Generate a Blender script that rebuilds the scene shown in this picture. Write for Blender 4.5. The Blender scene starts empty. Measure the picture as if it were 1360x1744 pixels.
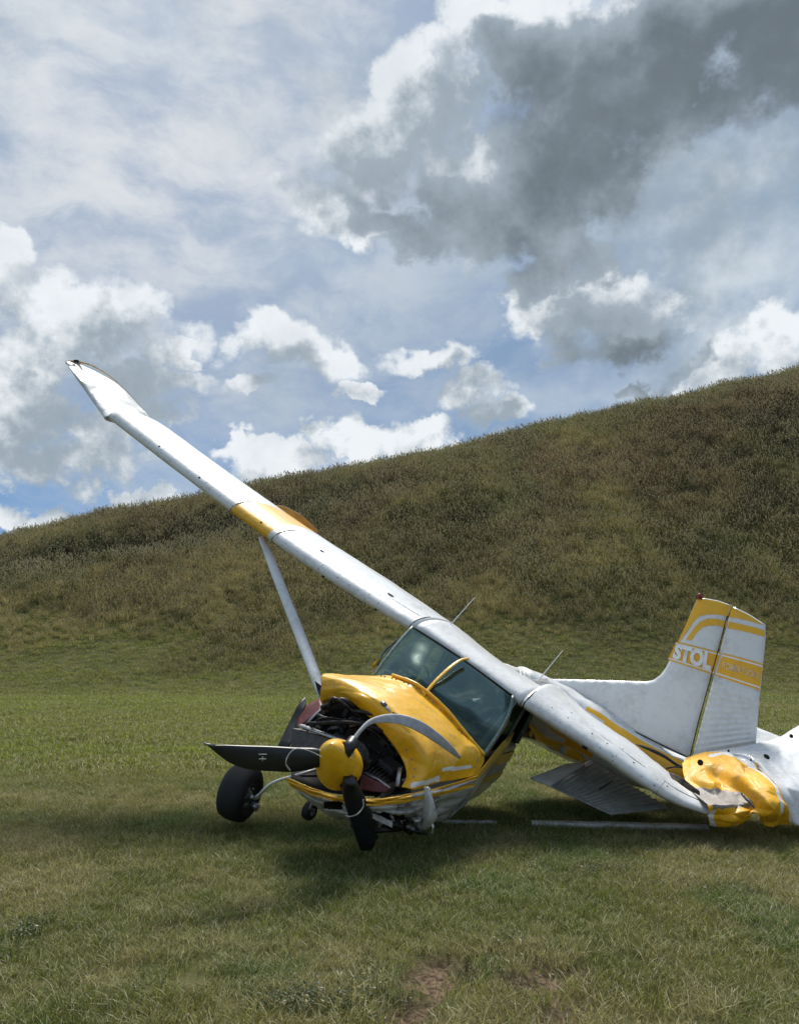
import bpy, bmesh, math, random
import numpy as np
from mathutils import Vector, Matrix, noise
from mathutils.geometry import delaunay_2d_cdt
random.seed(7); rng = np.random.default_rng(11)
R = math.radians
sc = bpy.context.scene
COL = sc.collection

# ------------------------------------------------------------------ camera, sky, sun, exposure
CAM_H, PITCH, FPX, CX, CY = 1.6, R(9.5), 1362.0, 680.0, 872.0
cd = bpy.data.cameras.new('camera'); cam = bpy.data.objects.new('camera', cd); COL.objects.link(cam)
cam.location = (0, 0, CAM_H); cam.rotation_euler = (R(90) + PITCH, 0, 0)
cd.sensor_fit = 'HORIZONTAL'; cd.sensor_width = 36; cd.lens = 36 * FPX / 1360
cd.clip_start = .05; cd.clip_end = 9000
sc.camera = cam
SUN_EL, SUN_AZ = R(58), R(8)        # azimuth from +Y towards +X
sd = bpy.data.lights.new('sun', 'SUN'); sun = bpy.data.objects.new('sun', sd); COL.objects.link(sun)
sd.energy = 4.2; sd.angle = R(18); sd.color = (1, .96, .88)
sdir = Vector((math.sin(SUN_AZ) * math.cos(SUN_EL), math.cos(SUN_AZ) * math.cos(SUN_EL), math.sin(SUN_EL)))
sun.rotation_euler = sdir.to_track_quat('Z', 'Y').to_euler()
sc.view_settings.view_transform = 'Standard'; sc.view_settings.look = 'None'
sc.view_settings.exposure = .15; sc.view_settings.gamma = 1; sc.view_settings.use_curve_mapping = False
sc.cycles.max_bounces = 6; sc.cycles.transparent_max_bounces = 12

class NT:
    """small helper that writes node maths"""
    def __init__(s, tree): s.t = tree
    def n(s, typ, **kw):
        o = s.t.nodes.new(typ)
        for k, v in kw.items(): setattr(o, k, v)
        return o
    def put(s, sock, v):
        if hasattr(v, 'is_output') or isinstance(v, bpy.types.NodeSocket): s.t.links.new(v, sock)
        else: sock.default_value = v
    def m(s, op, a, b=0.0, c=0.0, clamp=False):
        o = s.n('ShaderNodeMath', operation=op, use_clamp=clamp)
        s.put(o.inputs[0], a); s.put(o.inputs[1], b); s.put(o.inputs[2], c)
        return o.outputs[0]
    def v(s, op, a, b=(0, 0, 0), out=0):
        o = s.n('ShaderNodeVectorMath', operation=op)
        s.put(o.inputs[0], a); s.put(o.inputs[1], b)
        return o.outputs[out]
    def noise(s, vec, scale, detail=4, rough=.5, out='Fac', dist=0.0, typ=None):
        o = s.n('ShaderNodeTexNoise')
        if typ: o.noise_type = typ
        s.put(o.inputs['Vector'], vec); o.inputs['Scale'].default_value = scale
        o.inputs['Detail'].default_value = detail; o.inputs['Roughness'].default_value = rough
        o.inputs['Distortion'].default_value = dist
        return o.outputs[out]
    def ss(s, x, a, b, lo=0.0, hi=1.0):
        o = s.n('ShaderNodeMapRange', interpolation_type='SMOOTHSTEP')
        s.put(o.inputs[0], x)
        for i, q in enumerate((a, b, lo, hi)): s.put(o.inputs[i + 1], q)
        return o.outputs[0]
    def mix(s, f, a, b, mode='MIX'):
        o = s.n('ShaderNodeMix', data_type='RGBA', blend_type=mode)
        s.put(o.inputs[0], f)
        for i, q in ((6, a), (7, b)):
            if isinstance(q, (tuple, list)): q = tuple(q)[:3] + (1,)
            s.put(o.inputs[i], q)
        return o.outputs[2]

def lin(r, g, b):
    f = lambda c: (c / 255 / 12.92) if c <= 10 else ((c / 255 + .055) / 1.055) ** 2.4
    return (f(r), f(g), f(b))

def ray(px, py):
    x = (px - CX) / FPX; yv = (CY - py) / FPX
    c, s = math.cos(PITCH), math.sin(PITCH)
    return Vector((x, c - s * yv, s + c * yv))
def azel(px, py):
    r = ray(px, py).normalized()
    return math.atan2(r.x, r.y), math.asin(r.z)

world = bpy.data.worlds.new('World'); sc.world = world; world.use_nodes = True
world.cycles.sampling_method = 'MANUAL'; world.cycles.sample_map_resolution = 512
def build_sky():
    t = world.node_tree; t.nodes.clear(); N = NT(t)
    tc = N.n('ShaderNodeTexCoord').outputs['Generated']
    sep = N.n('ShaderNodeSeparateXYZ'); t.links.new(tc, sep.inputs[0])
    X, Y, Z = sep.outputs
    az = N.m('ARCTAN2', X, Y); el = N.m('ARCSINE', Z)
    cmb = N.n('ShaderNodeCombineXYZ'); t.links.new(az, cmb.inputs[0]); t.links.new(el, cmb.inputs[1])
    ae = cmb.outputs[0]
    sky = N.n('ShaderNodeTexSky', sky_type='NISHITA', sun_disc=False)
    sky.sun_elevation = SUN_EL; sky.sun_rotation = SUN_AZ; sky.air_density = 1.1; sky.dust_density = 1.5
    K = 10.0                                                # cloud radiances are given for strength 1, the sky runs at 0.1
    def C(r, g, b): q = lin(r, g, b); return (q[0] * K, q[1] * K, q[2] * K)
    # warp of the cloud outlines
    w1 = N.noise(tc, 7, 4, .55, 'Color'); w2 = N.noise(tc, 26, 5, .6, 'Color')
    w = N.v('ADD', N.v('MULTIPLY', N.v('SUBTRACT', w1, (.5, .5, .5)), (.13, .13, 0)),
            N.v('MULTIPLY', N.v('SUBTRACT', w2, (.5, .5, .5)), (.075, .075, 0)))
    p = N.v('ADD', ae, w)
    # clouds: px, py, rx, ry, thickness
    B = [(1130, 85, 330, 135, 2.6), (1290, 20, 320, 140, 2.7), (950, 235, 190, 150, 2.3), (880, 350, 120, 95, 1.9), (770, 300, 150, 85, 1.6), (640, 300, 90, 60, 1.2), (1010, 300, 120, 90, 1.6),
         (880, 60, 130, 100, 2.0), (720, 170, 100, 80, .45), (640, 230, 110, 75, .4), (560, 330, 120, 75, .15), (690, 400, 120, 45, .9), (520, 300, 80, 45, .15), (770, 130, 80, 70, .3),
         (970, 500, 120, 75, .9), (1050, 555, 125, 72, 2.3), (960, 545, 90, 50, 1.5), (900, 490, 70, 60, .3),
         (740, 600, 90, 34, .35), (800, 665, 75, 45, .7), (860, 715, 85, 34, .25), (690, 765, 80, 28, .2),
         (490, 600, 118, 46, .5), (430, 665, 60, 20, .4), (600, 668, 50, 15, .2),
         (150, 540, 150, 66, .45), (60, 690, 110, 50, .3), (30, 605, 100, 70, .6), (5, 440, 40, 45, .2), (225, 650, 95, 55, .35), (80, 765, 150, 52, .5), (285, 590, 40, 30, .3), (270, 710, 45, 30, .3), (180, 720, 90, 30, .3),
         (470, 795, 110, 36, .4), (630, 765, 130, 38, .35), (110, 880, 170, 28, .25), (270, 855, 80, 18, .2), (545, 740, 50, 20, .2), (1000, 800, 300, 60, .4),
         (1200, 655, 85, 50, .3), (1310, 585, 90, 50, .45), (1345, 640, 60, 50, .3), (1090, 670, 50, 20, .15), (30, 700, 60, 40, .4), (400, 770, 60, 25, .3), (700, 740, 70, 30, .3)]
    # wide soft cloud without hard edges
    S = [(1230, 330, 300, 190, 1.0), (1190, 560, 230, 130, .9), (1280, 620, 200, 70, 1.0), (180, 60, 520, 120, .55), (560, 480, 260, 70, .3), (980, 690, 220, 60, .5), (500, 700, 300, 50, .45), (620, 130, 180, 90, .35)]
    L = (-.016, .042, 0)
    def field(pp, weighted):
        acc = None
        for (bx, by, rx, ry, th) in B:
            a, e = azel(bx, by)
            d = N.v('MULTIPLY', N.v('SUBTRACT', pp, (a, e, 0)), (FPX / rx * .95, FPX / ry * .95, 0))
            r2 = N.v('DOT_PRODUCT', d, d, out=1)
            q = N.m('MULTIPLY_ADD', r2, -th, th) if weighted else N.m('SUBTRACT', 1.0, r2)
            acc = q if acc is None else N.m('MAXIMUM', acc, q)
        return acc
    # cumulus elsewhere in the sky, the same kind and cover as in view
    g = N.noise(N.v('MULTIPLY', tc, (1, 1, 2.2)), 2.3, 3, .5)
    dx = N.m('MULTIPLY', az, 1 / .56); dy = N.m('MULTIPLY', N.m('SUBTRACT', el, .33), 1 / .45)
    infr = N.ss(N.m('MAXIMUM', N.m('ABSOLUTE', dx), N.m('ABSOLUTE', dy)), .95, 1.25, 1, 0)
    other = N.m('SUBTRACT', N.m('MULTIPLY', N.m('SUBTRACT', g, .53), 7.0), N.m('MULTIPLY', infr, 6.0))
    soft = None
    pw = N.v('ADD', ae, N.v('MULTIPLY', N.v('SUBTRACT', w1, (.5, .5, .5)), (.22, .22, 0)))
    for (bx, by, rx, ry, am) in S:
        a, e = azel(bx, by); d = N.v('MULTIPLY', N.v('SUBTRACT', pw, (a, e, 0)), (FPX / rx, FPX / ry, 0))
        q = N.m('MULTIPLY', N.ss(N.v('LENGTH', d, out=1), 0, 1.25, 1, 0), am); soft = q if soft is None else N.m('ADD', soft, q)
    M = N.m('MAXIMUM', field(p, False), other)
    T = N.m('MAXIMUM', field(N.v('ADD', p, L), True), N.m('MULTIPLY', other, .6))
    bil = N.noise(tc, 17, 9, .62); bilL = N.noise(N.v('ADD', tc, (-.012, 0, .02)), 17, 9, .62)
    vo = N.n('ShaderNodeTexVoronoi', feature='SMOOTH_F1'); t.links.new(N.v('ADD', tc, N.v('MULTIPLY', w2, (.05, .05, .05))), vo.inputs['Vector']); vo.inputs['Scale'].default_value = 30
    vb = N.m('SUBTRACT', .45, vo.outputs['Distance'])
    fine = N.m('ADD', N.m('MULTIPLY', N.m('SUBTRACT', bil, .5), 2.35), N.m('MULTIPLY', vb, .5))
    vo2 = N.n('ShaderNodeTexVoronoi', feature='SMOOTH_F1'); t.links.new(N.v('ADD', tc, N.v('MULTIPLY', w2, (.06, .06, .06))), vo2.inputs['Vector']); vo2.inputs['Scale'].default_value = 11; vo2.inputs['Smoothness'].default_value = .6
    puff = N.m('SUBTRACT', .42, vo2.outputs['Distance'])
    dens = N.m('ADD', N.m('ADD', M, fine), N.m('MULTIPLY', puff, 1.3))
    cover = N.ss(dens, -.20, .58)
    relief = N.m('SUBTRACT', bilL, bil)                      # lit and shaded sides of the billows
    low = N.noise(tc, 5.5, 6, .6)
    thick = N.m('ADD', N.m('ADD', T, N.m('MULTIPLY', fine, .20)), N.m('ADD', N.m('MULTIPLY', relief, 2.0), N.m('MULTIPLY', N.m('SUBTRACT', low, .5), 1.2)))
    thick = N.m('SUBTRACT', N.m('SUBTRACT', thick, N.m('MULTIPLY', puff, 1.15)), N.m('MULTIPLY', vb, .5))
    ccol = N.mix(N.ss(thick, -.35, .65), C(228, 233, 237), C(152, 165, 176))
    ccol = N.mix(N.ss(thick, .35, 2.7), ccol, C(104, 115, 123))
    ccol = N.mix(N.m('MULTIPLY', N.ss(N.m('ADD', low, N.m('MULTIPLY', N.m('SUBTRACT', bil, .5), .5)), .42, .66), N.ss(thick, .3, 2.2, .25, .06)), ccol, C(166, 178, 188))
    # veil of thin high cloud over the blue
    st = N.v('MULTIPLY', N.v('ADD', ae, N.v('MULTIPLY', w1, (.10, .09, 0))), (2.2, 5.0, 1))
    ci = N.m('ADD', N.m('MULTIPLY', N.noise(st, 3.2, 10, .62), .6), N.m('MULTIPLY', N.noise(tc, 5, 10, .6), .4))
    veil = N.ss(ci, .38, .64)
    high = N.ss(el, .22, .62)
    lefttop = N.ss(N.v('DISTANCE', ae, azel(240, 60) + (0,), out=1), .1, .62, 1, 0)
    base = N.mix(N.ss(el, .1, .34), C(98, 144, 196), C(118, 145, 178))
    base = N.mix(.12, base, sky.outputs[0])
    base = N.mix(N.m('MULTIPLY', veil, N.m('ADD', .55, N.m('MULTIPLY', high, .25)), clamp=True), base, C(172, 186, 200))
    base = N.mix(N.m('MULTIPLY', lefttop, N.m('ADD', .3, N.m('MULTIPLY', veil, .5))), base, C(222, 224, 226))
    sf = N.m('MULTIPLY', soft, N.m('ADD', .35, N.m('MULTIPLY', N.ss(N.noise(tc, 9, 9, .6), .34, .62), .65)), clamp=True)
    base = N.mix(N.m('MULTIPLY', sf, .85, clamp=True), base, N.mix(N.ss(low, .38, .62), C(205, 214, 221), C(152, 165, 175)))
    hz = N.ss(el, -.02, .1, .55, 0)
    base = N.mix(hz, base, C(200, 208, 218))
    out = N.mix(cover, base, ccol)
    bg = N.n('ShaderNodeBackground'); bg.inputs['Strength'].default_value = .1
    t.links.new(out, bg.inputs[0])
    wo = N.n('ShaderNodeOutputWorld'); t.links.new(bg.outputs[0], wo.inputs[0])
build_sky()

# ------------------------------------------------------------------ basics
def at(px, py, d):
    r = ray(px, py); k = d / r.y
    return Vector((r.x * k, d, CAM_H + r.z * k))
def gnd(px, py):
    r = ray(px, py); k = CAM_H / -r.z
    return Vector((r.x * k, r.y * k, 0))
def vnoise(x, y, seed=0):
    x = np.asarray(x, float); y = np.asarray(y, float)
    xi = np.floor(x).astype(np.int64); yi = np.floor(y).astype(np.int64); xf = x - xi; yf = y - yi
    def h(a, b):
        n = (a * 374761393 + b * 668265263 + seed * 1442695041) & 0xffffffff
        n = ((n ^ (n >> 13)) * 1274126177) & 0xffffffff
        return ((n ^ (n >> 16)) & 0xffff) / 65535.0
    u = xf * xf * (3 - 2 * xf); v = yf * yf * (3 - 2 * yf)
    return (h(xi, yi) * (1 - u) + h(xi + 1, yi) * u) * (1 - v) + (h(xi, yi + 1) * (1 - u) + h(xi + 1, yi + 1) * u) * v
def fbm(x, y, seed=0, o=4):
    s = 0; a = .5; tot = 0
    for i in range(o):
        s = s + a * vnoise(x * 2 ** i + 17 * i, y * 2 ** i - 9 * i, seed + i); tot += a; a *= .5
    return s / tot
def smooth(x, a, b):
    t = np.clip((x - a) / (b - a), 0, 1); return t * t * (3 - 2 * t)

def mesh_from(name, verts, faces, mats=(), midx=None, smooth_=True):
    me = bpy.data.meshes.new(name); me.from_pydata([tuple(v) for v in verts], [], faces)
    for m in mats: me.materials.append(m)
    if midx is not None: me.polygons.foreach_set('material_index', list(midx))
    me.polygons.foreach_set('use_smooth', [smooth_] * len(me.polygons)); me.update()
    return me
def obj(name, me, parent=None):
    o = bpy.data.objects.new(name, me); COL.objects.link(o)
    if parent is not None:
        o.parent = parent
        if parent.parent is None: o.matrix_parent_inverse = Matrix.Translation(-PARENT_LOC)
    return o
def part(name, verts, faces, mat, parent, midx=None, smooth_=True, solid=0, bevel=0, normals=True):
    mats = mat if isinstance(mat, (list, tuple)) else [mat]
    me = mesh_from(name, verts, faces, mats, midx, smooth_)
    if normals:
        bm = bmesh.new(); bm.from_mesh(me); bmesh.ops.remove_doubles(bm, verts=bm.verts, dist=1e-5)
        bmesh.ops.recalc_face_normals(bm, faces=bm.faces); bm.to_mesh(me); bm.free()
    o = obj(name, me, parent)
    if solid:
        s = o.modifiers.new('thickness', 'SOLIDIFY'); s.thickness = solid; s.offset = 0
    if bevel:
        b = o.modifiers.new('edge', 'BEVEL'); b.width = bevel; b.segments = 2; b.limit_method = 'ANGLE'
    return o
PARENT_LOC = Vector((0, 0, 0))

# ------------------------------------------------------------------ materials
def mat(name): 
    m = bpy.data.materials.new(name); m.use_nodes = True; m.node_tree.nodes.clear(); return m, NT(m.node_tree)
def principled(N, color, rough=.5, metal=0, bump=None, bs=.2, bd=.01, coat=0, spec=.5):
    b = N.n('ShaderNodeBsdfPrincipled')
    if isinstance(color, (tuple, list)): color = tuple(color)[:3] + (1,)
    N.put(b.inputs['Base Color'], color); N.put(b.inputs['Roughness'], rough); N.put(b.inputs['Metallic'], metal)
    b.inputs['Coat Weight'].default_value = coat; b.inputs['Specular IOR Level'].default_value = spec
    if bump is not None:
        bp = N.n('ShaderNodeBump'); bp.inputs['Strength'].default_value = bs; bp.inputs['Distance'].default_value = bd
        N.put(bp.inputs['Height'], bump); N.t.links.new(bp.outputs[0], b.inputs['Normal'])
    o = N.n('ShaderNodeOutputMaterial'); N.t.links.new(b.outputs[0], o.inputs[0])
    return b
def paint(name, col, dirt=(.16, .13, .09), amount=.5, rough=.33, coat=.3, dent=.22):
    m, N = mat(name); P = N.n('ShaderNodeNewGeometry').outputs['Position']
    a = N.noise(P, 3.2, 6, .62); b = N.noise(P, 22, 5, .65); c = N.noise(P, 90, 3, .6)
    d = N.ss(N.m('ADD', N.m('MULTIPLY', a, .6), N.m('MULTIPLY', b, .45)), .47, .72)
    cc = N.mix(N.m('MULTIPLY', d, amount), col, dirt)
    sp = N.ss(c, .66, .74)
    cc = N.mix(N.m('MULTIPLY', sp, amount * .6), cc, dirt)
    rr = N.m('ADD', rough, N.m('MULTIPLY', b, .22))
    principled(N, cc, rr, 0, N.m('ADD', N.noise(P, 7, 3, .5), N.m('MULTIPLY', b, .04)), dent, .03, coat)
    return m
WHITE = paint('white_paint', (.72, .73, .735), amount=.36)
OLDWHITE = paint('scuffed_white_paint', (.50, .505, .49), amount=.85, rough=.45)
YELLOW = paint('yellow_paint', (.86, .455, .008), dirt=(.34, .17, .02), amount=.45, rough=.34, coat=.35)
YPRINT = paint('yellow_stripe_paint', (.84, .45, .012), dirt=(.35, .18, .02), amount=.25, rough=.4, dent=.1)
WPRINT = paint('white_stripe_paint', (.85, .85, .84), amount=.2, rough=.4, dent=.1)
def simple(name, col, rough=.5, metal=0, scale=30, var=.4, bs=.3):
    m, N = mat(name); P = N.n('ShaderNodeNewGeometry').outputs['Position']
    n = N.noise(P, scale, 5, .6)
    c2 = tuple(q * (1 - var) for q in col)
    principled(N, N.mix(N.ss(n, .35, .65), col, c2), rough, metal, n, bs, .004)
    return m
BLACK = simple('satin_black_blade', (.012, .014, .018), .38, 0, 14, .4, .15)
RUBBER = simple('black_rubber', (.014, .014, .015), .75, 0, 60)
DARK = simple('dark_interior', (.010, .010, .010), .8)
GREY = simple('grey_metal', (.24, .24, .25), .4, .7, 40)
ALU = simple('bare_aluminium', (.46, .46, .47), .38, .85, 50, .3)
BLADEBACK = simple('grey_blade_face', (.42, .42, .44), .5, .1, 20, .25)
MAROON = simple('maroon_primer', (.13, .022, .022), .55)
DIRTMETAL = simple('oily_metal', (.055, .052, .05), .42, .6, 45, .7, .6)
SCRAPE = simple('scraped_primer', (.34, .31, .29), .6, .2, 80, .45, .6)
BROWN = simple('torn_brown_skin', (.11, .075, .055), .8, 0, 60, .6, .6)
TAN = simple('tan_torn_edge', (.70, .48, .24), .7)
RED = simple('red_lens', (.25, .008, .012), .2)
SEATM = simple('seat_fabric', (.06, .07, .075), .9)
WIRE = simple('pale_cord', (.5, .5, .47), .6)
def glass_mat():
    m, N = mat('tinted_windscreen'); P = N.n('ShaderNodeNewGeometry').outputs['Position']
    tr = N.n('ShaderNodeBsdfTransparent'); tr.inputs[0].default_value = (.36, .49, .44, 1)
    gl = N.n('ShaderNodeBsdfGlossy'); gl.inputs['Roughness'].default_value = .12; gl.inputs[0].default_value = (.6, .8, .74, 1)
    df = N.n('ShaderNodeBsdfDiffuse'); df.inputs[0].default_value = (.05, .105, .095, 1)
    bp = N.n('ShaderNodeBump'); bp.inputs['Strength'].default_value = .08; bp.inputs['Distance'].default_value = .02
    N.put(bp.inputs['Height'], N.noise(P, 3, 2, .5)); N.t.links.new(bp.outputs[0], gl.inputs['Normal'])
    lw = N.n('ShaderNodeLayerWeight'); lw.inputs[0].default_value = .35
    s1 = N.n('ShaderNodeMixShader'); N.put(s1.inputs[0], N.m('MULTIPLY', N.noise(P, 3, 5, .6), .38)); N.t.links.new(tr.outputs[0], s1.inputs[1]); N.t.links.new(df.outputs[0], s1.inputs[2])
    s2 = N.n('ShaderNodeMixShader'); N.put(s2.inputs[0], N.m('ADD', .035, N.m('MULTIPLY', lw.outputs['Fresnel'], .16), clamp=True)); N.t.links.new(s1.outputs[0], s2.inputs[1]); N.t.links.new(gl.outputs[0], s2.inputs[2])
    o = N.n('ShaderNodeOutputMaterial'); N.t.links.new(s2.outputs[0], o.inputs[0])
    return m
GLASS = glass_mat()

# ------------------------------------------------------------------ terrain
SIL = np.array([(-2600, 1060), (-900, 990), (-300, 960), (0, 922), (60, 910), (130, 893), (200, 876), (260, 865), (345, 852), (400, 838), (520, 812), (640, 792), (760, 768), (860, 742), (930, 722), (1000, 706),
                (1100, 682), (1170, 674), (1250, 656), (1300, 650), (1360, 636), (1700, 560), (2400, 470), (5000, 440)], float)
Y0, Y1 = 26.0, 53.0
def crest(x):
    px = CX + FPX * (x / Y1)
    py = np.interp(px, SIL[:, 0], SIL[:, 1]) + 12
    yv = (CY - py) / FPX
    return CAM_H + Y1 * (math.sin(PITCH) + math.cos(PITCH) * yv) / (math.cos(PITCH) - math.sin(PITCH) * yv)
SOILS = [(748, 1655, .30, .20), (700, 1705, .22, .12), (915, 1662, .32, .24), (330, 1575, .50, .07), (690, 1730, .20, .12), (975, 1725, .18, .12)]
SP = [(gnd(a, b), c, d) for a, b, c, d in SOILS]
def soil(x, y):
    s = np.zeros_like(np.asarray(x, float))
    for i, (g, rx, ry) in enumerate(SP):
        ang = .9 if i < 2 else .35
        dx, dy = x - g.x, y - g.y
        a = dx * math.cos(ang) + dy * math.sin(ang); b = -dx * math.sin(ang) + dy * math.cos(ang)
        r = np.sqrt((a / rx) ** 2 + (b / ry) ** 2) + (fbm(x * 11, y * 11, 5) - .5) * 1.5
        s = np.maximum(s, 1 - smooth(r, .55, 1.15))
    return s
def height(x, y, fine=True):
    x = np.asarray(x, float); y = np.asarray(y, float)
    t = np.clip((y - Y0 - (fbm(x * .06, x * 0 + 3, 2) - .5) * 3) / (Y1 - Y0), 0, 1.0)
    ramp = .12 * t * np.minimum(1, t * 4) + .88 * (t ** 1.7 * (2.7 - 1.7 * t))
    # roll the top over so that the crest line is the outline
    H = crest(x * Y1 / np.maximum(y, Y1))
    h = H * ramp
    back = np.clip((y - Y1), 0, None)
    h = h - back * .06 - np.clip(y - 160, 0, None) * .04
    h = np.maximum(h, 0)
    bump = (fbm(x * .12, y * .12, 9) - .5) * 2.2 * smooth(t, .1, .4) * (1 - smooth(t, .6, .9)) * .7 + (fbm(x * .6, y * .6, 19) - .5) * .45 * smooth(t, .05, .3) * (1 - .8 * smooth(t, .8, 1))
    # gully on the left shoulder
    gx = (x + 14) ; gl = np.exp(-((y - (42 + gx * .25)) / 2.6) ** 2) * np.exp(-(gx / 7.5) ** 2)
    h = h + bump - 1.7 * gl
    if fine:
        near = 1 - smooth(np.hypot(x, y - 5), 15, 30)
        h = h + near * ((fbm(x * 1.3, y * 1.3, 3) - .5) * .05 + (fbm(x * 7, y * 7, 4) - .5) * .022)
        s = soil(x, y); h = h - s * (.045 + .05 * fbm(x * 16, y * 16, 8)) + s * (fbm(x * 30, y * 30, 6) - .5) * .05
    return h
def axis(parts):
    out = []
    for a, b, st in parts: out += list(np.arange(a, b, st))
    return np.array(out + [parts[-1][1]])
def build_terrain():
    xs = axis([(-3000, -400, 400), (-400, -60, 30), (-60, -24, 1.0), (-24, -5, .4), (-5, 5, .045), (5, 24, .4), (24, 60, 1.0), (60, 400, 30), (400, 3000, 400)])
    ys = axis([(-3000, -200, 400), (-200, -10, 20), (-10, 2.8, 1), (2.8, 6.5, .045), (6.5, 12, .12), (12, 60, .5), (60, 200, 8), (200, 5000, 300)])
    Xg, Yg = np.meshgrid(xs, ys); Zg = height(Xg, Yg)
    nx, ny = len(xs), len(ys)
    co = np.stack([Xg, Yg, Zg], -1).reshape(-1, 3)
    i = (np.arange(ny - 1)[:, None] * nx + np.arange(nx - 1)[None]).reshape(-1)
    q = np.stack([i, i + 1, i + nx + 1, i + nx], 1)
    me = bpy.data.meshes.new('ground'); me.vertices.add(len(co)); me.vertices.foreach_set('co', co.ravel())
    me.loops.add(q.size); me.loops.foreach_set('vertex_index', q.ravel()); me.polygons.add(len(q))
    me.polygons.foreach_set('loop_start', np.arange(0, q.size, 4)); me.polygons.foreach_set('loop_total', np.full(len(q), 4))
    me.update(); me.polygons.foreach_set('use_smooth', np.ones(len(q), bool))
    at_ = me.attributes.new('soil', 'FLOAT', 'POINT'); at_.data.foreach_set('value', soil(Xg, Yg).ravel())
    m, N = mat('turf_soil'); P = N.n('ShaderNodeNewGeometry').outputs['Position']
    a = N.noise(P, 1.4, 5, .6); b = N.noise(P, 38, 6, .65)
    g = N.mix(N.ss(a, .35, .65), (.072, .082, .026), (.115, .105, .042))
    s = N.mix(N.ss(b, .35, .68), (.050, .034, .021), (.22, .155, .098))
    at2 = N.n('ShaderNodeAttribute', attribute_name='soil')
    principled(N, N.mix(at2.outputs['Fac'], g, s), .95, 0, b, .9, .02, spec=.15)
    me.materials.append(m)
    o = obj('ground', me); o['kind'] = 'structure'; o['label'] = 'mown field with bare soil scrapes rising into a grassy hillside'
    return o
build_terrain()

# ------------------------------------------------------------------ grass and weeds
def grass_material(name, trans=.45, rough=.6):
    m, N = mat(name)
    c = N.n('ShaderNodeAttribute', attribute_name='tint', attribute_type='INSTANCER').outputs['Color']
    bl = N.n('ShaderNodeAttribute', attribute_name='blade', attribute_type='GEOMETRY').outputs['Fac']
    dry = N.ss(bl, .76, .88)
    var = N.m('ADD', .38, N.m('MULTIPLY', N.m('FRACT', N.m('MULTIPLY', bl, 7.3)), 1.1))
    c1 = N.v('MULTIPLY', c, (1, 1, 1)); cv = N.n('ShaderNodeVectorMath', operation='SCALE'); N.put(cv.inputs[0], c1); N.put(cv.inputs[3], var)
    cc = N.mix(dry, cv.outputs[0], (.56, .50, .30))
    d = N.n('ShaderNodeBsdfDiffuse'); N.put(d.inputs[0], cc)
    tl = N.n('ShaderNodeBsdfTranslucent'); N.put(tl.inputs[0], cc)
    gl = N.n('ShaderNodeBsdfGlossy'); gl.inputs['Roughness'].default_value = .5
    s = N.n('ShaderNodeMixShader'); s.inputs[0].default_value = trans; N.t.links.new(d.outputs[0], s.inputs[1]); N.t.links.new(tl.outputs[0], s.inputs[2])
    s2 = N.n('ShaderNodeMixShader'); s2.inputs[0].default_value = .04; N.t.links.new(s.outputs[0], s2.inputs[1]); N.t.links.new(gl.outputs[0], s2.inputs[2])
    o = N.n('ShaderNodeOutputMaterial'); N.t.links.new(s2.outputs[0], o.inputs[0])
    return m
GRASSM = grass_material('grass_blade')
def tuft(name, n, rad, h0, h1, w, lean, seed, segs=3, head=0, flat=0):
    r = np.random.default_rng(seed); V = []; F = []; A = []
    for _ in range(n):
        a = r.uniform(0, 2 * math.pi); rr = rad * math.sqrt(r.uniform()); x, y = rr * math.cos(a), rr * math.sin(a)
        h = r.uniform(h0, h1); la = r.uniform(0, 2 * math.pi); ln = h * lean * r.uniform(.2, 1.3); wa = r.uniform(0, math.pi)
        wx, wy = math.cos(wa) * w * r.uniform(.6, 1.3) / 2, math.sin(wa) * w / 2
        val = r.uniform(); b0 = len(V)
        for k in range(segs):
            t = k / segs; cx = x + math.cos(la) * ln * t * t; cy = y + math.sin(la) * ln * t * t; z = h * t * (1 - .25 * lean * t); f = 1 - .55 * t
            V += [(cx - wx * f, cy - wy * f, z), (cx + wx * f, cy + wy * f, z)]; A += [val, val]
        V.append((x + math.cos(la) * ln, y + math.sin(la) * ln, h * (1 - .25 * lean))); A.append(val)
        for k in range(segs - 1):
            F.append((b0 + 2 * k, b0 + 2 * k + 1, b0 + 2 * k + 3, b0 + 2 * k + 2))
        F.append((b0 + 2 * segs - 2, b0 + 2 * segs - 1, b0 + 2 * segs))
        if head and r.uniform() < head:                     # a seed head: a fat small spindle on the tip
            tx, ty, tz = V[-1]; hh = h * .16; ww = w * 1.9; b1 = len(V); v2 = .97 if r.uniform() < .5 else val
            V += [(tx, ty, tz - hh * .3), (tx + ww, ty, tz + hh * .3), (tx, ty + ww, tz + hh * .3), (tx - ww, ty, tz + hh * .3), (tx, ty - ww, tz + hh * .3), (tx, ty, tz + hh)]; A += [v2] * 6
            for q in range(4):
                F += [(b1, b1 + 1 + q, b1 + 1 + (q + 1) % 4), (b1 + 5, b1 + 1 + (q + 1) % 4, b1 + 1 + q)]
    me = mesh_from(name, V, F, [GRASSM], None, False)
    at_ = me.attributes.new('blade', 'FLOAT', 'POINT'); at_.data.foreach_set('value', A)
    return bpy.data.objects.new(name, me)
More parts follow.
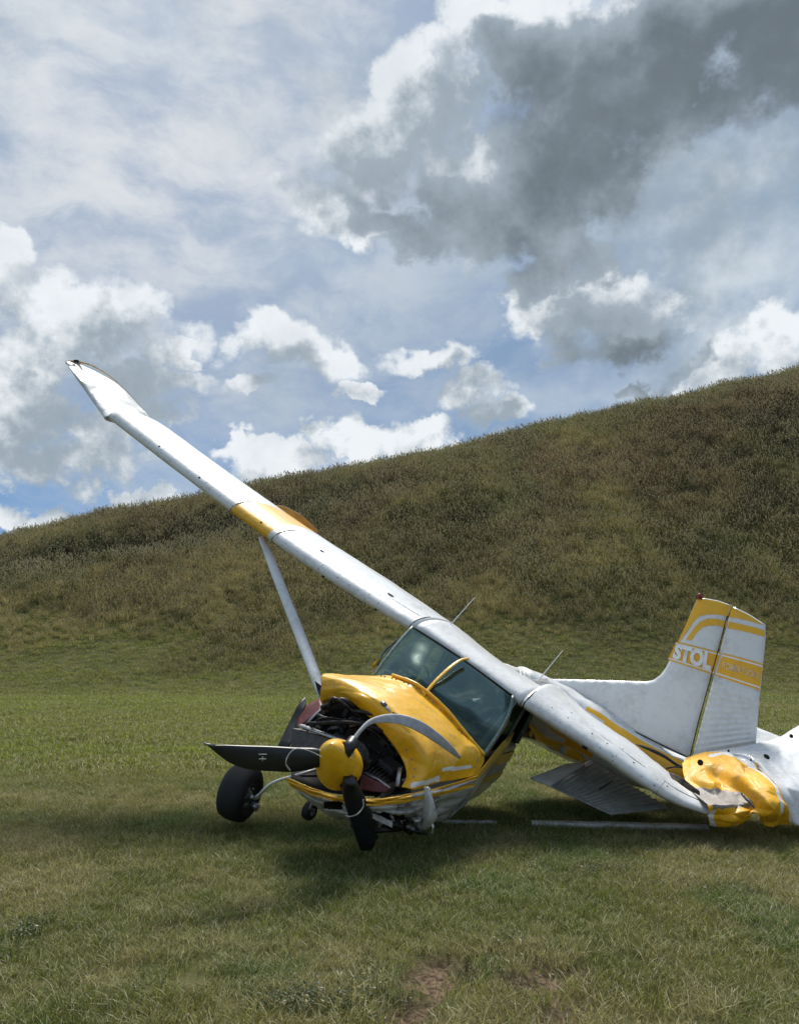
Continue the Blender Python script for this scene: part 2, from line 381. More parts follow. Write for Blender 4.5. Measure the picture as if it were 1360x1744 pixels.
def leafy(name, n, rad, size, h, seed):
    r = np.random.default_rng(seed); V = []; F = []; A = []
    for _ in range(n):
        a = r.uniform(0, 6.283); rr = rad * math.sqrt(r.uniform()); c = Vector((rr * math.cos(a), rr * math.sin(a), h * r.uniform(.25, 1)))
        nrm = Vector((r.normal() * .5, r.normal() * .5, 1)).normalized(); u = nrm.orthogonal().normalized(); v = nrm.cross(u); s = size * r.uniform(.5, 1.2); val = r.uniform(0, .85); b0 = len(V)
        for q in range(6):
            an = q * math.pi / 3; k = s * (1.0 if q % 3 == 0 else .62); p = c + u * math.cos(an) * k + v * math.sin(an) * k * .75; V.append(tuple(p)); A.append(val)
        F.append(tuple(range(b0, b0 + 6)))
        V += [(c.x - .002, c.y, 0), (c.x + .002, c.y, 0), tuple(c)]; A += [val] * 3; F.append((b0 + 6, b0 + 7, b0 + 8))
    me = mesh_from(name, V, F, [GRASSM], None, False)
    at_ = me.attributes.new('blade', 'FLOAT', 'POINT'); at_.data.foreach_set('value', A)
    return bpy.data.objects.new(name, me)
def scatter(name, label, protos, pts, scale, tint, seed):
    """one object: its own points, each carrying a tuft through geometry nodes"""
    n = len(pts); r = np.random.default_rng(seed)
    me = bpy.data.meshes.new(name); me.vertices.add(n); me.vertices.foreach_set('co', np.ascontiguousarray(pts, dtype=float).ravel())
    def att(nm, typ, key, val): a_ = me.attributes.new(nm, typ, 'POINT'); a_.data.foreach_set(key, np.ascontiguousarray(val, dtype=float).ravel())
    att('size', 'FLOAT', 'value', scale); att('tint', 'FLOAT_VECTOR', 'vector', tint)
    rot = np.stack([r.normal(0, .10, n), r.normal(0, .10, n), r.uniform(0, 6.283, n)], 1); att('turn', 'FLOAT_VECTOR', 'vector', rot)
    me.update(); me.materials.append(GRASSM)
    o = obj(name, me); o['kind'] = 'stuff'; o['label'] = label
    coll = bpy.data.collections.new(name + '_tufts')
    for p_ in protos: coll.objects.link(p_)
    g = bpy.data.node_groups.new(name, 'GeometryNodeTree')
    g.interface.new_socket('Geometry', in_out='INPUT', socket_type='NodeSocketGeometry'); g.interface.new_socket('Geometry', in_out='OUTPUT', socket_type='NodeSocketGeometry')
    nn = g.nodes.new; lk = g.links.new
    gi, go = nn('NodeGroupInput'), nn('NodeGroupOutput')
    m2p = nn('GeometryNodeMeshToPoints'); ip = nn('GeometryNodeInstanceOnPoints'); ci = nn('GeometryNodeCollectionInfo')
    ci.inputs['Collection'].default_value = coll; ci.inputs['Separate Children'].default_value = True; ci.inputs['Reset Children'].default_value = True
    ip.inputs['Pick Instance'].default_value = True
    def na(nm, typ): a_ = nn('GeometryNodeInputNamedAttribute'); a_.data_type = typ; a_.inputs[0].default_value = nm; return a_.outputs[0]
    lk(gi.outputs[0], m2p.inputs[0]); lk(m2p.outputs[0], ip.inputs['Points']); lk(ci.outputs[0], ip.inputs['Instance'])
    e2r = nn('FunctionNodeEulerToRotation'); lk(na('turn', 'FLOAT_VECTOR'), e2r.inputs[0]); lk(e2r.outputs[0], ip.inputs['Rotation'])
    lk(na('size', 'FLOAT'), ip.inputs['Scale']); lk(ip.outputs[0], go.inputs[0])
    md = o.modifiers.new('scatter', 'NODES'); md.node_group = g
    return o
def fan(n, d0, d1, power=1.0, margin=.62):
    """random points of the ground seen by the camera and a margin beside it"""
    u = rng.uniform(size=n); d = np.sqrt(d0 ** 2 + u * (d1 ** 2 - d0 ** 2)); d = d0 + (d - d0) ** power * (d1 - d0) ** (1 - power)
    return rng.uniform(-1, 1, n) * (d * margin + 2.7), d
def mixc(a, b, t): return np.asarray(a)[None] * (1 - t[:, None]) + np.asarray(b)[None] * t[:, None]

GREEN, OLIVE, STRAW, BRIGHT = (.160, .190, .034), (.225, .225, .054), (.38, .330, .145), (.225, .265, .026)
def lawn_tint(x, y):
    n1 = fbm(x * .55, y * .55, 31); n2 = fbm(x * 2.2, y * 2.2, 37); n3 = fbm(x * .9 + 40, y * .9, 41)
    far = smooth(y, 8.3, 12) * (1 - smooth(y, 31, 36)) * (1 - .55 * smooth(x + (y - 12) * .1, 0, 6))
    c = mixc(GREEN, OLIVE, smooth(n1, .35, .65))
    st = smooth(n2 * .5 + n3 * .5, .46, .64) * (1 - .75 * far); c = c * (1 - st[:, None] * .7) + np.asarray(STRAW)[None] * st[:, None] * .7
    band = far * (.55 + .45 * smooth(fbm(x * .08, y * .8, 51), .35, .65)); c = c * (1 - band[:, None]) + np.asarray(BRIGHT)[None] * band[:, None]
    gp = smooth(fbm(x * 1.4 + 7, y * 1.4, 61), .62, .72) * (1 - far); c = c * (1 - gp[:, None] * .7) + np.asarray((.10, .175, .034))[None] * gp[:, None] * .7
    return c * rng.uniform(.75, 1.25, len(x))[:, None]
UNDER = [(gnd(620, 1400), 1.0, .8), (gnd(1240, 1395), .35, .3)]
def lawn(n, d0, d1, name, label, protos, s0, s1, seed):
    x, y = fan(n, d0, d1); k = soil(x, y) < rng.uniform(.02, .30, n)
    x, y = x[k], y[k]
    pts = np.stack([x, y, height(x, y) - .004], 1)
    s = rng.uniform(s0, s1, len(x)) * (.75 + .5 * fbm(x * .8, y * .8, 71))
    scatter(name, label, protos, pts, s, lawn_tint(x, y), seed)
near_p = [tuft('grass_tuft', 46, .075, .022, .062, .0035, .9, s) for s in range(1, 6)] + [tuft('grass_tuft', 22, .07, .05, .115, .003, .8, 8), tuft('grass_tuft', 30, .05, .04, .10, .0032, 1.1, 9)]
lawn(44000, 2.9, 10.5, 'field_grass', 'short dry and green grass in the foreground around the wreck', near_p, .7, 1.2, 1)
mid_p = [tuft('grass_tuft', 60, .17, .03, .085, .008, .9, s) for s in range(21, 25)]
lawn(44000, 10.3, 39, 'mown_grass', 'bright green mown strip of grass behind the aeroplane', mid_p, .8, 1.4, 2)
# weeds and leafy clumps in the foreground
def spots(lst, n, spread):
    X = []; Y = []
    for (px, py, rx, ry, k) in lst:
        g = gnd(px, py); X.append(g.x + rng.normal(0, rx, k)); Y.append(g.y + rng.normal(0, ry, k))
    return np.concatenate(X), np.concatenate(Y)
lp = [leafy('clover_clump', 22, .07, .008, .045, s) for s in range(3)]
x, y = spots([(540, 1705, .17, .10, 60), (1000, 1485, .30, .12, 40), (1180, 1520, .35, .2, 24), (40, 1600, .08, .12, 26), (860, 1640, .2, .2, 18)], 0, 0)
scatter('clover', 'low leafy clover patches growing among the foreground grass', lp, np.stack([x, y, height(x, y)], 1), rng.uniform(.7, 1.3, len(x)), mixc((.055, .095, .014), (.05, .075, .03), rng.uniform(size=len(x))), 3)
# hillside
def hill_tint(x, y):
    n1 = fbm(x * .16, y * .16, 81); n2 = fbm(x * .5, y * .5, 83); n3 = fbm(x * .28 + 9, y * .28, 87)
    t = np.clip((y - Y0) / (Y1 - Y0), 0, 1)
    c = mixc((.33, .30, .085), (.50, .41, .155), smooth(n1 * .6 + n2 * .4, .38, .62))
    rd = smooth(n3 + .12 * smooth(x, 0, 10), .48, .64) * smooth(t, .35, .6) * (1 - smooth(t, .86, .97)); c = c * (1 - rd[:, None] * .8) + np.asarray((.26, .165, .09))[None] * rd[:, None] * .8
    gr = np.maximum(smooth(t, .78, .93), smooth(fbm(x * .33 + 3, y * .33, 91), .57, .68) * .8); c = c * (1 - gr[:, None] * .75) + np.asarray((.20, .24, .07))[None] * gr[:, None] * .75
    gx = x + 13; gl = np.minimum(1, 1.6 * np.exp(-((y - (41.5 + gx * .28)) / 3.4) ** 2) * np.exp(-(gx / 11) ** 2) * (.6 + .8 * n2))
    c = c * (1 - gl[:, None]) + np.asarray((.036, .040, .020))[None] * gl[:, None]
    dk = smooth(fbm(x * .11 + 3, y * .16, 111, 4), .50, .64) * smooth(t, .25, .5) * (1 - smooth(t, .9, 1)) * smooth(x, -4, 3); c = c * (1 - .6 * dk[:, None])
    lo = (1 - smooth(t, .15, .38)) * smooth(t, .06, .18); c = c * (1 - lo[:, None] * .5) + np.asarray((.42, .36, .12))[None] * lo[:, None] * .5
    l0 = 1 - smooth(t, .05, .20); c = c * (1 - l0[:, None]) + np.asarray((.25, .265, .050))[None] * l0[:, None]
    return c * (rng.uniform(.85, 1.15, len(x)) * (.60 + .48 * smooth(fbm(x * .55 + 2, y * .45, 97, 4), .3, .7)))[:, None]
hp = [tuft('long_grass_tuft', 70, .34, .16, .46, .013, .7, s, head=.2) for s in range(41, 45)] + [tuft('long_grass_tuft', 34, .22, .35, .75, .013, .35, 47, head=.5)]
x, y = fan(74000, 26.5, 57, margin=.66)
t = np.clip((y - Y0) / (Y1 - Y0), 0, 1)
keep = rng.uniform(size=len(x)) < smooth(y + 11 * (fbm(x * .18, y * .3, 93) - .5), 26.5, 34); x, y = x[keep], y[keep]
s = rng.uniform(.55, 1.15, len(x)) * (.22 + .78 * smooth(y + 7 * (fbm(x * .2, y * .3, 94) - .5), 27, 37)) * (.7 + .6 * fbm(x * .35, y * .35, 95))
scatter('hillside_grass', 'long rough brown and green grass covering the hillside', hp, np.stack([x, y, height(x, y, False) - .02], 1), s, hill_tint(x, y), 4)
def weed(name, seed):
    r = np.random.default_rng(seed); V = []; F = []; A = []
    for _ in range(7):
        x0, y0 = r.normal(0, .14, 2); h = r.uniform(.5, 1.05); lx, ly = r.normal(0, .12, 2)
        b0 = len(V); w = .008
        V += [(x0 - w, y0, 0), (x0 + w, y0, 0), (x0 + lx, y0 + ly, h)]; A += [.3] * 3; F.append((b0, b0 + 1, b0 + 2))
        for k in range(34):
            t = r.uniform(.15, 1); sz = .05 * (1.25 - t); c = Vector((x0 + lx * t, y0 + ly * t, h * t)) + Vector(r.normal(0, .055 * (1.2 - .7 * t), 3)); a = Vector(r.normal(0, 1, 3)).normalized(); b = a.orthogonal().normalized(); v = r.uniform(0, .8); b0 = len(V)
            V += [tuple(c - a * sz), tuple(c + b * sz * .45), tuple(c + a * sz), tuple(c - b * sz * .45)]; A += [v] * 4; F.append((b0, b0 + 1, b0 + 2, b0 + 3))
    me = mesh_from(name, V, F, [GRASSM], None, False); a_ = me.attributes.new('blade', 'FLOAT', 'POINT'); a_.data.foreach_set('value', A)
    return bpy.data.objects.new(name, me)
wp = [weed('tall_weed', s) for s in range(4)]
x, y = fan(5200, 33, 54.5, margin=.66); t = (y - Y0) / (Y1 - Y0)
gx = x + 13; gl = np.exp(-((y - (42 + gx * .28)) / 2.8) ** 2) * np.exp(-(gx / 8.5) ** 2)
pr = .05 + 1.0 * gl + .55 * smooth(fbm(x * .3 + 5, y * .3, 101), .52, .66) * smooth(t, .3, .6) * .6 + .08 * smooth(t, .93, 1)
k = rng.uniform(size=len(x)) < pr; x, y = x[k], y[k]
redw = smooth(fbm(x * .4, y * .4, 103), .45, .6)
redw = np.maximum(redw, np.exp(-((x + 12.5) / 2.2) ** 2) * .9 * (y > 44)); redw *= 1 - .9 * smooth(y, 50.5, 53)
scatter('hillside_weeds', 'dark dock and thistle patches standing on the hillside', wp, np.stack([x, y, height(x, y, False) - .02], 1), rng.uniform(.45, 1.1, len(x)), mixc((.070, .090, .028), (.085, .046, .034), redw) * rng.uniform(.7, 1.3, len(x))[:, None], 5)
yl = fan(900, 36, 50, margin=.6); x, y = yl; k = (x > 2) & (rng.uniform(size=900) < .5); x, y = x[k], y[k]
scatter('ragwort', 'scattered yellow green weeds flowering on the hillside', wp[:2], np.stack([x, y, height(x, y, False) - .02], 1), rng.uniform(.35, .7, len(x)), mixc((.24, .22, .03), (.14, .16, .03), rng.uniform(size=len(x))), 6)

# ------------------------------------------------------------------ the wreck
PARENT_LOC = Vector((-.1, 6.9, 0))
plane = bpy.data.objects.new('crashed_aeroplane', None); COL.objects.link(plane); plane.location = PARENT_LOC
plane['label'] = 'wrecked white and yellow high wing light aeroplane lying tilted on the grass'; plane['category'] = 'aeroplane'
A_ = plane
def cr(p0, p1, p2, p3, t):
    return .5 * ((2 * p1) + (-p0 + p2) * t + (2 * p0 - 5 * p1 + 4 * p2 - p3) * t * t + (-p0 + 3 * p1 - 3 * p2 + p3) * t ** 3)
def resample(P, n):
    P = np.asarray(P, float); m = len(P) - 1; out = []
    for i in range(n):
        u = i / (n - 1) * m; k = min(int(u), m - 1); t = u - k
        g = lambda j: P[j] if 0 <= j <= m else (2 * P[0] - P[1] if j < 0 else 2 * P[m] - P[m - 1])
        out.append(cr(g(k - 1), g(k), g(k + 1), g(k + 2), t))
    return np.array(out)
def sheet(name, rows, nu, nv, mats, parent, pick=None, crumple=.006, freq=9, seed=0, solid=.006, sharp=0, drop=None, label=None, fold=None):
    """a curved metal sheet through control points given as (px, py, distance)"""
    rr = [resample(r, nu) for r in rows]; G = np.array([resample([r[i] for r in rr], nv) for i in range(nu)])   # nu,nv,3
    V = []; 
    if fold:
        fk, fa = fold; fr = np.random.default_rng(seed + 500); fg = fr.uniform(-1, 1, (fk + 3, fk + 3)); jx = fr.uniform(-.3, .3, (fk + 3, fk + 3))
    def folded(u, v):
        a, b = u * fk + .45 * noise.noise(Vector((u * 3, v * 3, seed))) + .5, v * fk + .45 * noise.noise(Vector((u * 3, v * 3, seed + 9))) + .5
        i0, j0 = min(max(int(a), 0), fk + 1), min(max(int(b), 0), fk + 1); x, y = a - i0, b - j0
        z00, z10, z01, z11 = fg[i0, j0], fg[i0 + 1, j0], fg[i0, j0 + 1], fg[i0 + 1, j0 + 1]
        if (i0 + j0) % 2: return z00 + (z10 - z00) * x + (z01 - z00) * y if x + y < 1 else z11 + (z01 - z11) * (1 - x) + (z10 - z11) * (1 - y)
        return z00 + (z10 - z00) * x + (z11 - z10) * y if x > y else z00 + (z01 - z00) * y + (z11 - z01) * x
    for i in range(nu):
        for j in range(nv):
            p = at(*G[i, j]); q = p * freq + Vector((seed * 3.1, seed, 0))
            n = noise.fractal(q, 1, 2, 4)
            if sharp: n += sharp * (abs(noise.noise(q * .7)) * 2 - .6)
            d = Vector((noise.noise(q * 1.3 + Vector((9, 0, 0))) * .4, -1, n * .5)).normalized()
            V.append(p + d * n * crumple + (Vector((.1, -1, .25)) * (folded(i / (nu - 1), j / (nv - 1)) * fa) if fold else Vector()))
    F = []; mi = []
    for i in range(nu - 1):
        for j in range(nv - 1):
            c = (G[i, j] + G[i + 1, j + 1]) / 2
            if drop and drop(i / (nu - 1), j / (nv - 1), c): continue
            F.append((i * nv + j, (i + 1) * nv + j, (i + 1) * nv + j + 1, i * nv + j + 1)); mi.append(pick(c[0], c[1]) if pick else 0)
    o = part(name, V, F, mats, parent, mi, True, solid)
    if label: o['label'] = label
    return o
def tube(name, P, r, m, parent, n=10, flat=1.0, side=None):
    """a round or oval bar through 3D points"""
    P = [Vector(p) for p in P]; rs = r if isinstance(r, (list, tuple)) else [r] * len(P); V = []; F = []
    up = side or Vector((0, 0, 1))
    for i, p in enumerate(P):
        t = (P[min(i + 1, len(P) - 1)] - P[max(i - 1, 0)]).normalized(); a = t.cross(up); a = a.normalized() if a.length > .01 else t.orthogonal().normalized(); b = t.cross(a)
        for k in range(n):
            an = 2 * math.pi * k / n; V.append(p + a * math.cos(an) * rs[i] + b * math.sin(an) * rs[i] * flat)
    for i in range(len(P) - 1):
        for k in range(n): F.append((i * n + k, i * n + (k + 1) % n, (i + 1) * n + (k + 1) % n, (i + 1) * n + k))
    F.append(tuple(range(n))); F.append(tuple(range((len(P) - 1) * n, len(P) * n)))
    return part(name, V, F, m, parent)
def curve3(P, n): return [Vector(q) for q in resample([tuple(p) for p in P], n)]
def slab(name, P, nrm, th, m, parent, lift=0, smooth_=False, bevel=0):
    """flat plate: polygon extruded along its normal"""
    P = [Vector(p) for p in P]; nrm = nrm.normalized(); n = len(P)
    V = [p + nrm * (lift + th / 2) for p in P] + [p + nrm * (lift - th / 2) for p in P]
    u = (P[1] - P[0]).normalized(); w = nrm.cross(u)
    c2 = [Vector(((p - P[0]).dot(u), (p - P[0]).dot(w))) for p in P]
    tri = delaunay_2d_cdt(c2, [], [list(range(n))], 1, 1e-6)[2]
    F = [tuple(f) for f in tri] + [tuple(n + i for i in reversed(f)) for f in tri] + [(i, (i + 1) % n, n + (i + 1) % n, n + i) for i in range(n)]
    return part(name, V, F, m, parent, None, smooth_, 0, bevel)
def box(name, c, ax, ay, az_, m, parent, bevel=.004):
    c = Vector(c); V = [c + ax * sx + ay * sy + az_ * sz for sx in (-1, 1) for sy in (-1, 1) for sz in (-1, 1)]
    F = [(0, 1, 3, 2), (4, 6, 7, 5), (0, 4, 5, 1), (2, 3, 7, 6), (0, 2, 6, 4), (1, 5, 7, 3)]
    return part(name, V, F, m, parent, None, False, 0, bevel)
# frame of the fuselage: along the wing, forward, up
W0 = Vector((.64, 7.5, 1.45)); DW = Vector((.76, -.38, -.53)).normalized(); FW = Vector((-.447, -.894, 0)).normalized(); UP = FW.cross(DW).normalized() * -1
if UP.z < 0: UP = -UP
def AF(s, f, u): return W0 + DW * s + FW * f + UP * u

# wing: airfoil loft
def foil(n=15, th=.13):
    xs = [(1 - math.cos(math.pi * i / n)) / 2 for i in range(n + 1)]
    y = lambda x: 5 * th * (.2969 * math.sqrt(x) - .126 * x - .3516 * x * x + .2843 * x ** 3 - .1015 * x ** 4)
    c = lambda x: .03 * (1 - (2 * x - .8) ** 2)
    return [(x, c(x) + y(x)) for x in reversed(xs)] + [(x, c(x) - y(x)) for x in xs[1:-1]]
def wing(name, st, n, mats, parent, pick=None, dent=.004, seed=0):
    """st: (LE point, TE point, up vector, thickness ratio)"""
    S = resample([tuple(a) + tuple(b) + tuple(c) + (d,) for a, b, c, d in st], n); fo = foil(); m = len(fo); V = []
    for i, s_ in enumerate(S):
        le, te, up, th = Vector(s_[:3]), Vector(s_[3:6]), Vector(s_[6:9]).normalized(), s_[9]; ch = te - le; L_ = ch.length
        for (x, yy) in fo:
            p = le + ch * x + up * yy * L_ * th / .13
            q = p * 5 + Vector((seed, 0, 0)); nz = noise.fractal(q, 1, 2, 3)
            V.append(p + up * nz * dent * min(1, x * 4 + .4))
    F = []; mi = []
    for i in range(n - 1):
        for k in range(m):
            F.append((i * m + k, i * m + (k + 1) % m, (i + 1) * m + (k + 1) % m, (i + 1) * m + k))
            mi.append(pick(i / (n - 1), k / m) if pick else 0)
    F.append(tuple(range(m))); F.append(tuple(range((n - 1) * m, n * m))); mi += [0, 0]
    return part(name, V, F, mats, parent, mi)
CH = Vector((.43, .885, .02)).normalized()
def ws(px, py, d, chord, up=None, th=.15, cv=None): le = at(px, py, d); return (le, le + (cv or CH) * chord, up or UP, th)
LW = [ws(702, 1072, 7.68, 1.5, th=.135, cv=Vector((.43, .885, -.035)).normalized()), ws(575, 994, 8.05, 1.5), ws(452, 911, 8.45, 1.48), ws(315, 810, 8.92, 1.42), ws(184, 709, 9.38, 1.36)]
wl = wing('wing', LW, 90, [WHITE, YELLOW], A_, lambda u, v: 1 if .485 + .012 * math.sin(v * 6) < u < .605 else 0, seed=3)
wl['label'] = 'intact white wing with a yellow band and bent tip rising against the sky'
CC = Vector((.43, .885, -.10)).normalized()
cw = wing('wing_centre_section', [ws(707, 1071, 7.67, 1.45, th=.13, cv=Vector((.43, .885, -.05)).normalized()), ws(797, 1132, 7.45, 1.45, th=.115, cv=CC), ws(884, 1197, 7.26, 1.45, th=.14, cv=Vector((.43, .885, -.06)).normalized())], 24, [WHITE], A_, seed=5, dent=.006)
CR = Vector((.43, .885, -.055)).normalized()
RW = [ws(887, 1199, 7.25, 1.5), ws(955, 1243, 7.13, 1.45, cv=CR), ws(1020, 1284, 7.02, 1.35, cv=CR), ws(1090, 1332, 6.93, 1.2, cv=CR), ws(1145, 1365, 6.88, 1.12, cv=CR, th=.13), ws(1214, 1391, 6.84, 1.0, cv=CR, th=.10)]
wr = wing('wing', RW, 60, [WHITE], A_, seed=9, dent=.010)
wr['label'] = 'white wing crushed down onto the grass'
# bent tip of the raised wing
sheet('wing_tip', [[(262, 726, 10.5), (238, 692, 10.5), (196, 652, 10.4), (152, 625, 10.2), (113, 617, 10.0)],
                   [(240, 712, 10.1), (214, 682, 10.15), (178, 652, 10.1), (143, 630, 10.05), (114, 619, 9.95)],
                   [(212, 706, 9.62), (190, 680, 9.75), (160, 655, 9.8), (134, 634, 9.85), (114, 621, 9.9)],
                   [(177, 711, 9.36), (160, 685, 9.45), (143, 661, 9.55), (127, 639, 9.68), (115, 623, 9.88)],
                   [(205, 722, 9.8), (178, 690, 9.9), (152, 665, 9.9), (130, 641, 9.9), (116, 622, 9.95)],
                   [(262, 728, 10.52), (238, 694, 10.52), (196, 654, 10.42), (152, 627, 10.22), (114, 618, 10.02)]], 40, 40, [WHITE], A_, crumple=.008, freq=3.5, seed=2, sharp=1.2, solid=.003, fold=(4, .09))
tube('tip_edge', curve3([at(112, 617, 9.98), at(135, 617, 10.05), at(160, 624, 10.12), (at(198, 649, 10.36)), at(236, 687, 10.46), at(250, 708, 10.5)], 20), [.045, .05, .05, .045, .035, .022, .02, .018, .016, .014, .012, .011, .010, .009, .008, .007, .006, .005, .004, .003], TAN, A_, 8, .5)
box('tip_fastener', at(130, 615, 9.95), Vector((.03, 0, 0)), Vector((0, .02, 0)), Vector((0, 0, .015)), DARK, A_)
# ochre aileron end standing out behind the yellow band
fl = [at(458, 862, 9.75), at(482, 862, 9.82), at(512, 877, 9.85), at(541, 904, 9.85), at(538, 914, 9.8), at(500, 905, 9.7)]
slab('aileron', fl, (fl[2] - fl[0]).cross(fl[4] - fl[0]), .03, simple('ochre_paint', (.56, .25, .012), .5, 0, 12, .25), A_, bevel=.004)
# seams, stains and fasteners of the wings
def on_wing(st, u, v, lift=.004):
    S = resample([tuple(a) + tuple(b) + tuple(c) + (d,) for a, b, c, d in st], 101)[int(round(u * 100))]
    le, te, up, th = Vector(S[:3]), Vector(S[3:6]), Vector(S[6:9]).normalized(), S[9]; ch = te - le; x = abs(v)
    y_ = 5 * th * (.2969 * math.sqrt(x) - .126 * x - .3516 * x * x); c = .03 * (1 - (2 * x - .8) ** 2)
    h = (c + (y_ if v >= 0 else -y_)) * ch.length
    nr = (up * (1 if v >= 0 else -1) * (x + .03) * 4 - ch.normalized() * (1 - x)).normalized() if x < .12 else up * (1 if v >= 0 else -1)
    return le + ch * x + up * h + nr * lift, nr
def dots(name, lst, m, parent, n=8):
    V = []; F = []
    for (p, nr, r, asp) in lst:
        a = nr.orthogonal().normalized(); b = nr.cross(a); b0 = len(V)
        a = (DW - nr * DW.dot(nr)).normalized(); b = nr.cross(a)
        for k in range(n): an = 2 * math.pi * k / n; V.append(p + a * math.cos(an) * r * asp + b * math.sin(an) * r)
        V.append(p + nr * .003)
        for k in range(n): F.append((b0 + k, b0 + (k + 1) % n, b0 + n))
    o = part(name, V, F, m, parent, normals=False); o['kind'] = 'stuff'; return o
L1 = []; L2 = []
for st, k0, k1 in ((LW, .04, .97), (RW, .05, .8)):
    for i in range(26 if st is LW else 11):
        u = k0 + (k1 - k0) * i / (26 if st is LW else 11)
        for v in (.010, .075):
            if random.random() < .75: p, n_ = on_wing(st, u + random.uniform(-.008, .008), v, .008); L1.append((p, n_, random.uniform(.003, .006), random.uniform(1, 2)))
for st, u, v, r in ((LW, .30, -.02, .022), (LW, .12, -.02, .02), (LW, .37, .16, .035), (LW, .13, .16, .045), (LW, .53, .03, .018), (RW, .33, -.02, .03), (RW, .18, .16, .02), (LW, .72, .03, .02), (LW, .85, .04, .018)):
    p, n_ = on_wing(st, u, v, .010); L2.append((p, n_, r * .55, 1.7))
dots('rivets', L1, simple('rivet_grey', (.30, .31, .33), .5), wl); dots('dark_holes', L2, DARK, wl)
for st, u, pa in ((LW, .006, wl), (RW, .008, wr)):
    tube('seam', [on_wing(st, u, v, .004)[0] for v in (-.05, -.02, 0, .02, .05, .1, .16, .22)], .005, DARK, pa, 6)
for st, pa, us in ((LW, wl, (.16, .32, .70, .84)), (RW, wr, (.22, .46, .70))):
    for u in us: tube('panel_seam', [on_wing(st, u, v, .0015)[0] for v in (-.03, 0, .02, .05, .1, .16, .22, .30)], .003, simple('seam_grey', (.28, .29, .30), .6), pa, 5)
    tube('panel_seam', [on_wing(st, .02 + .95 * k / 40, .12, .001)[0] for k in range(41)], .0028, bpy.data.materials['seam_grey'], pa, 5)
L4 = []
for k in range(150):
    u = (k + .5) / 150; p, n_ = on_wing(LW, u, .135, .004); L4.append((p, n_, .0035, 1))
for k in range(60):
    p, n_ = on_wing(RW, (k + .5) / 66, .135, .004); L4.append((p, n_, .0035, 1))
dots('rivet_row', L4, bpy.data.materials['rivet_grey'], wl, 5)
for u in (.482, .608):
    tube('band_edge', [on_wing(LW, u, v, .004)[0] for v in (-.06, -.03, -.01, 0, .02, .05, .1, .16, .22)], .012, simple('cream_stripe', (.62, .55, .36), .5), wl, 8, .5)
# torn trailing edge behind the cabin roof
sheet('torn_roof_skin', [[(818, 1118, 8.3), (850, 1128, 8.4), (885, 1140, 8.5), (915, 1156, 8.6)], [(822, 1127, 8.1), (858, 1146, 8.2), (895, 1165, 8.3), (925, 1190, 8.3)],
                         [(830, 1138, 7.8), (870, 1165, 7.9), (905, 1188, 7.9), (950, 1215, 7.9)]], 30, 14, [OLDWHITE], A_, crumple=.03, freq=7, seed=4, sharp=1,
      drop=lambda a, b, c: b < .25 and noise.noise(Vector((a * 14, 3, 0))) > .1)
bl_ = [at(902, 1158, 8.25), at(932, 1156, 8.3), at(934, 1163, 8.25), at(905, 1166, 8.2)]
slab('roof_vent', bl_, Vector((0, -1, .3)), .02, GREY, A_)
# strut
tube('wing_strut', [at(446, 916, 8.6), at(470, 978, 8.35), at(510, 1080, 7.9), at(545, 1172, 7.45), at(553, 1192, 7.35)], [.045, .058, .06, .055, .05], WHITE, A_, 14, .5)
sl = [at(536, 1160, 7.3), at(547, 1168, 7.3), at(553, 1190, 7.2), at(547, 1192, 7.2), at(541, 1178, 7.3)]
slab('strut_bracket', sl, Vector((0, -1, 0)), .03, BLACK, A_)

# cabin
NS = 26
def side_panel(s, pts, m, name, parent, th=.02): return slab(name, [AF(s, f, u) for f, u in pts], DW, th, m, parent, bevel=.003)
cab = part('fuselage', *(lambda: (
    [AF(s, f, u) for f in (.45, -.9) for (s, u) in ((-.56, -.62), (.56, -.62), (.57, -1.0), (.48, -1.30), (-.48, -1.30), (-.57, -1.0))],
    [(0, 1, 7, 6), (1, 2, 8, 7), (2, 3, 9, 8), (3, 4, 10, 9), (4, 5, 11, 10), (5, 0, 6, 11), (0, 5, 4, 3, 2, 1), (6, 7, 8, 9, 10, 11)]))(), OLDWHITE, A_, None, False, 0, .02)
cab['label'] = 'crumpled cabin body in dull white with yellow side stripes'
for a, b in ((-.66, -.78), (-.90, -.96)):
    side_panel(.572, [(.42, a), (-.88, a - .02), (-.88, b - .02), (.42, b)], YPRINT, 'side_stripe', cab, .006)
box('dashboard', AF(0, .36, -.52), DW * .5, FW * .1, UP * .13, simple('dashboard_black', (.035, .04, .045), .6), A_)
def seat(s):
    o = box('seat', AF(s, -.55, -.56), DW * .21, FW * .22, UP * .07, SEATM, A_, .03)
    b = box('seat_back', AF(s, -.78, -.30), DW * .2, FW * .05, UP * .26, SEATM, o, .03)
seat(-.27); seat(.27)
box('rear_bulkhead', AF(0, -.9, -.40), DW * .54, FW * .01, UP * .26, DARK, A_)
for s in (-.30, .27):
    P = [AF(s + .11 * math.cos(a), .2, -.33 + .11 * math.sin(a)) for a in [i * math.pi / 8 for i in range(17)]]
    tube('control_wheel', P, .011, BLACK, A_, 6)
for s in (-.55, .55):
    for f0, f1 in ((.43, .0), (-.40, -.42), (-.88, -.80)):
        tube('window_post', [AF(s, f0, -.6), AF(s, f1, -.05)], .022, simple('teal_grey_post', (.20, .25, .25), .5), A_, 8)
    side_panel(s, [(.36, -.6), (-.40, -.6), (-.41, -.1), (.02, -.1)], GLASS, 'side_window', A_, .004)
tube('roof_rail', [AF(.56, .0, -.07), AF(.56, -.9, -.09)], .02, BROWN, A_, 8)
tube('door_edge', [at(872, 1196, 7.3), at(862, 1232, 7.2), at(826, 1288, 7.0)], [.012, .014, .012], simple('rusty_orange_edge', (.30, .12, .03), .6), A_, 8)
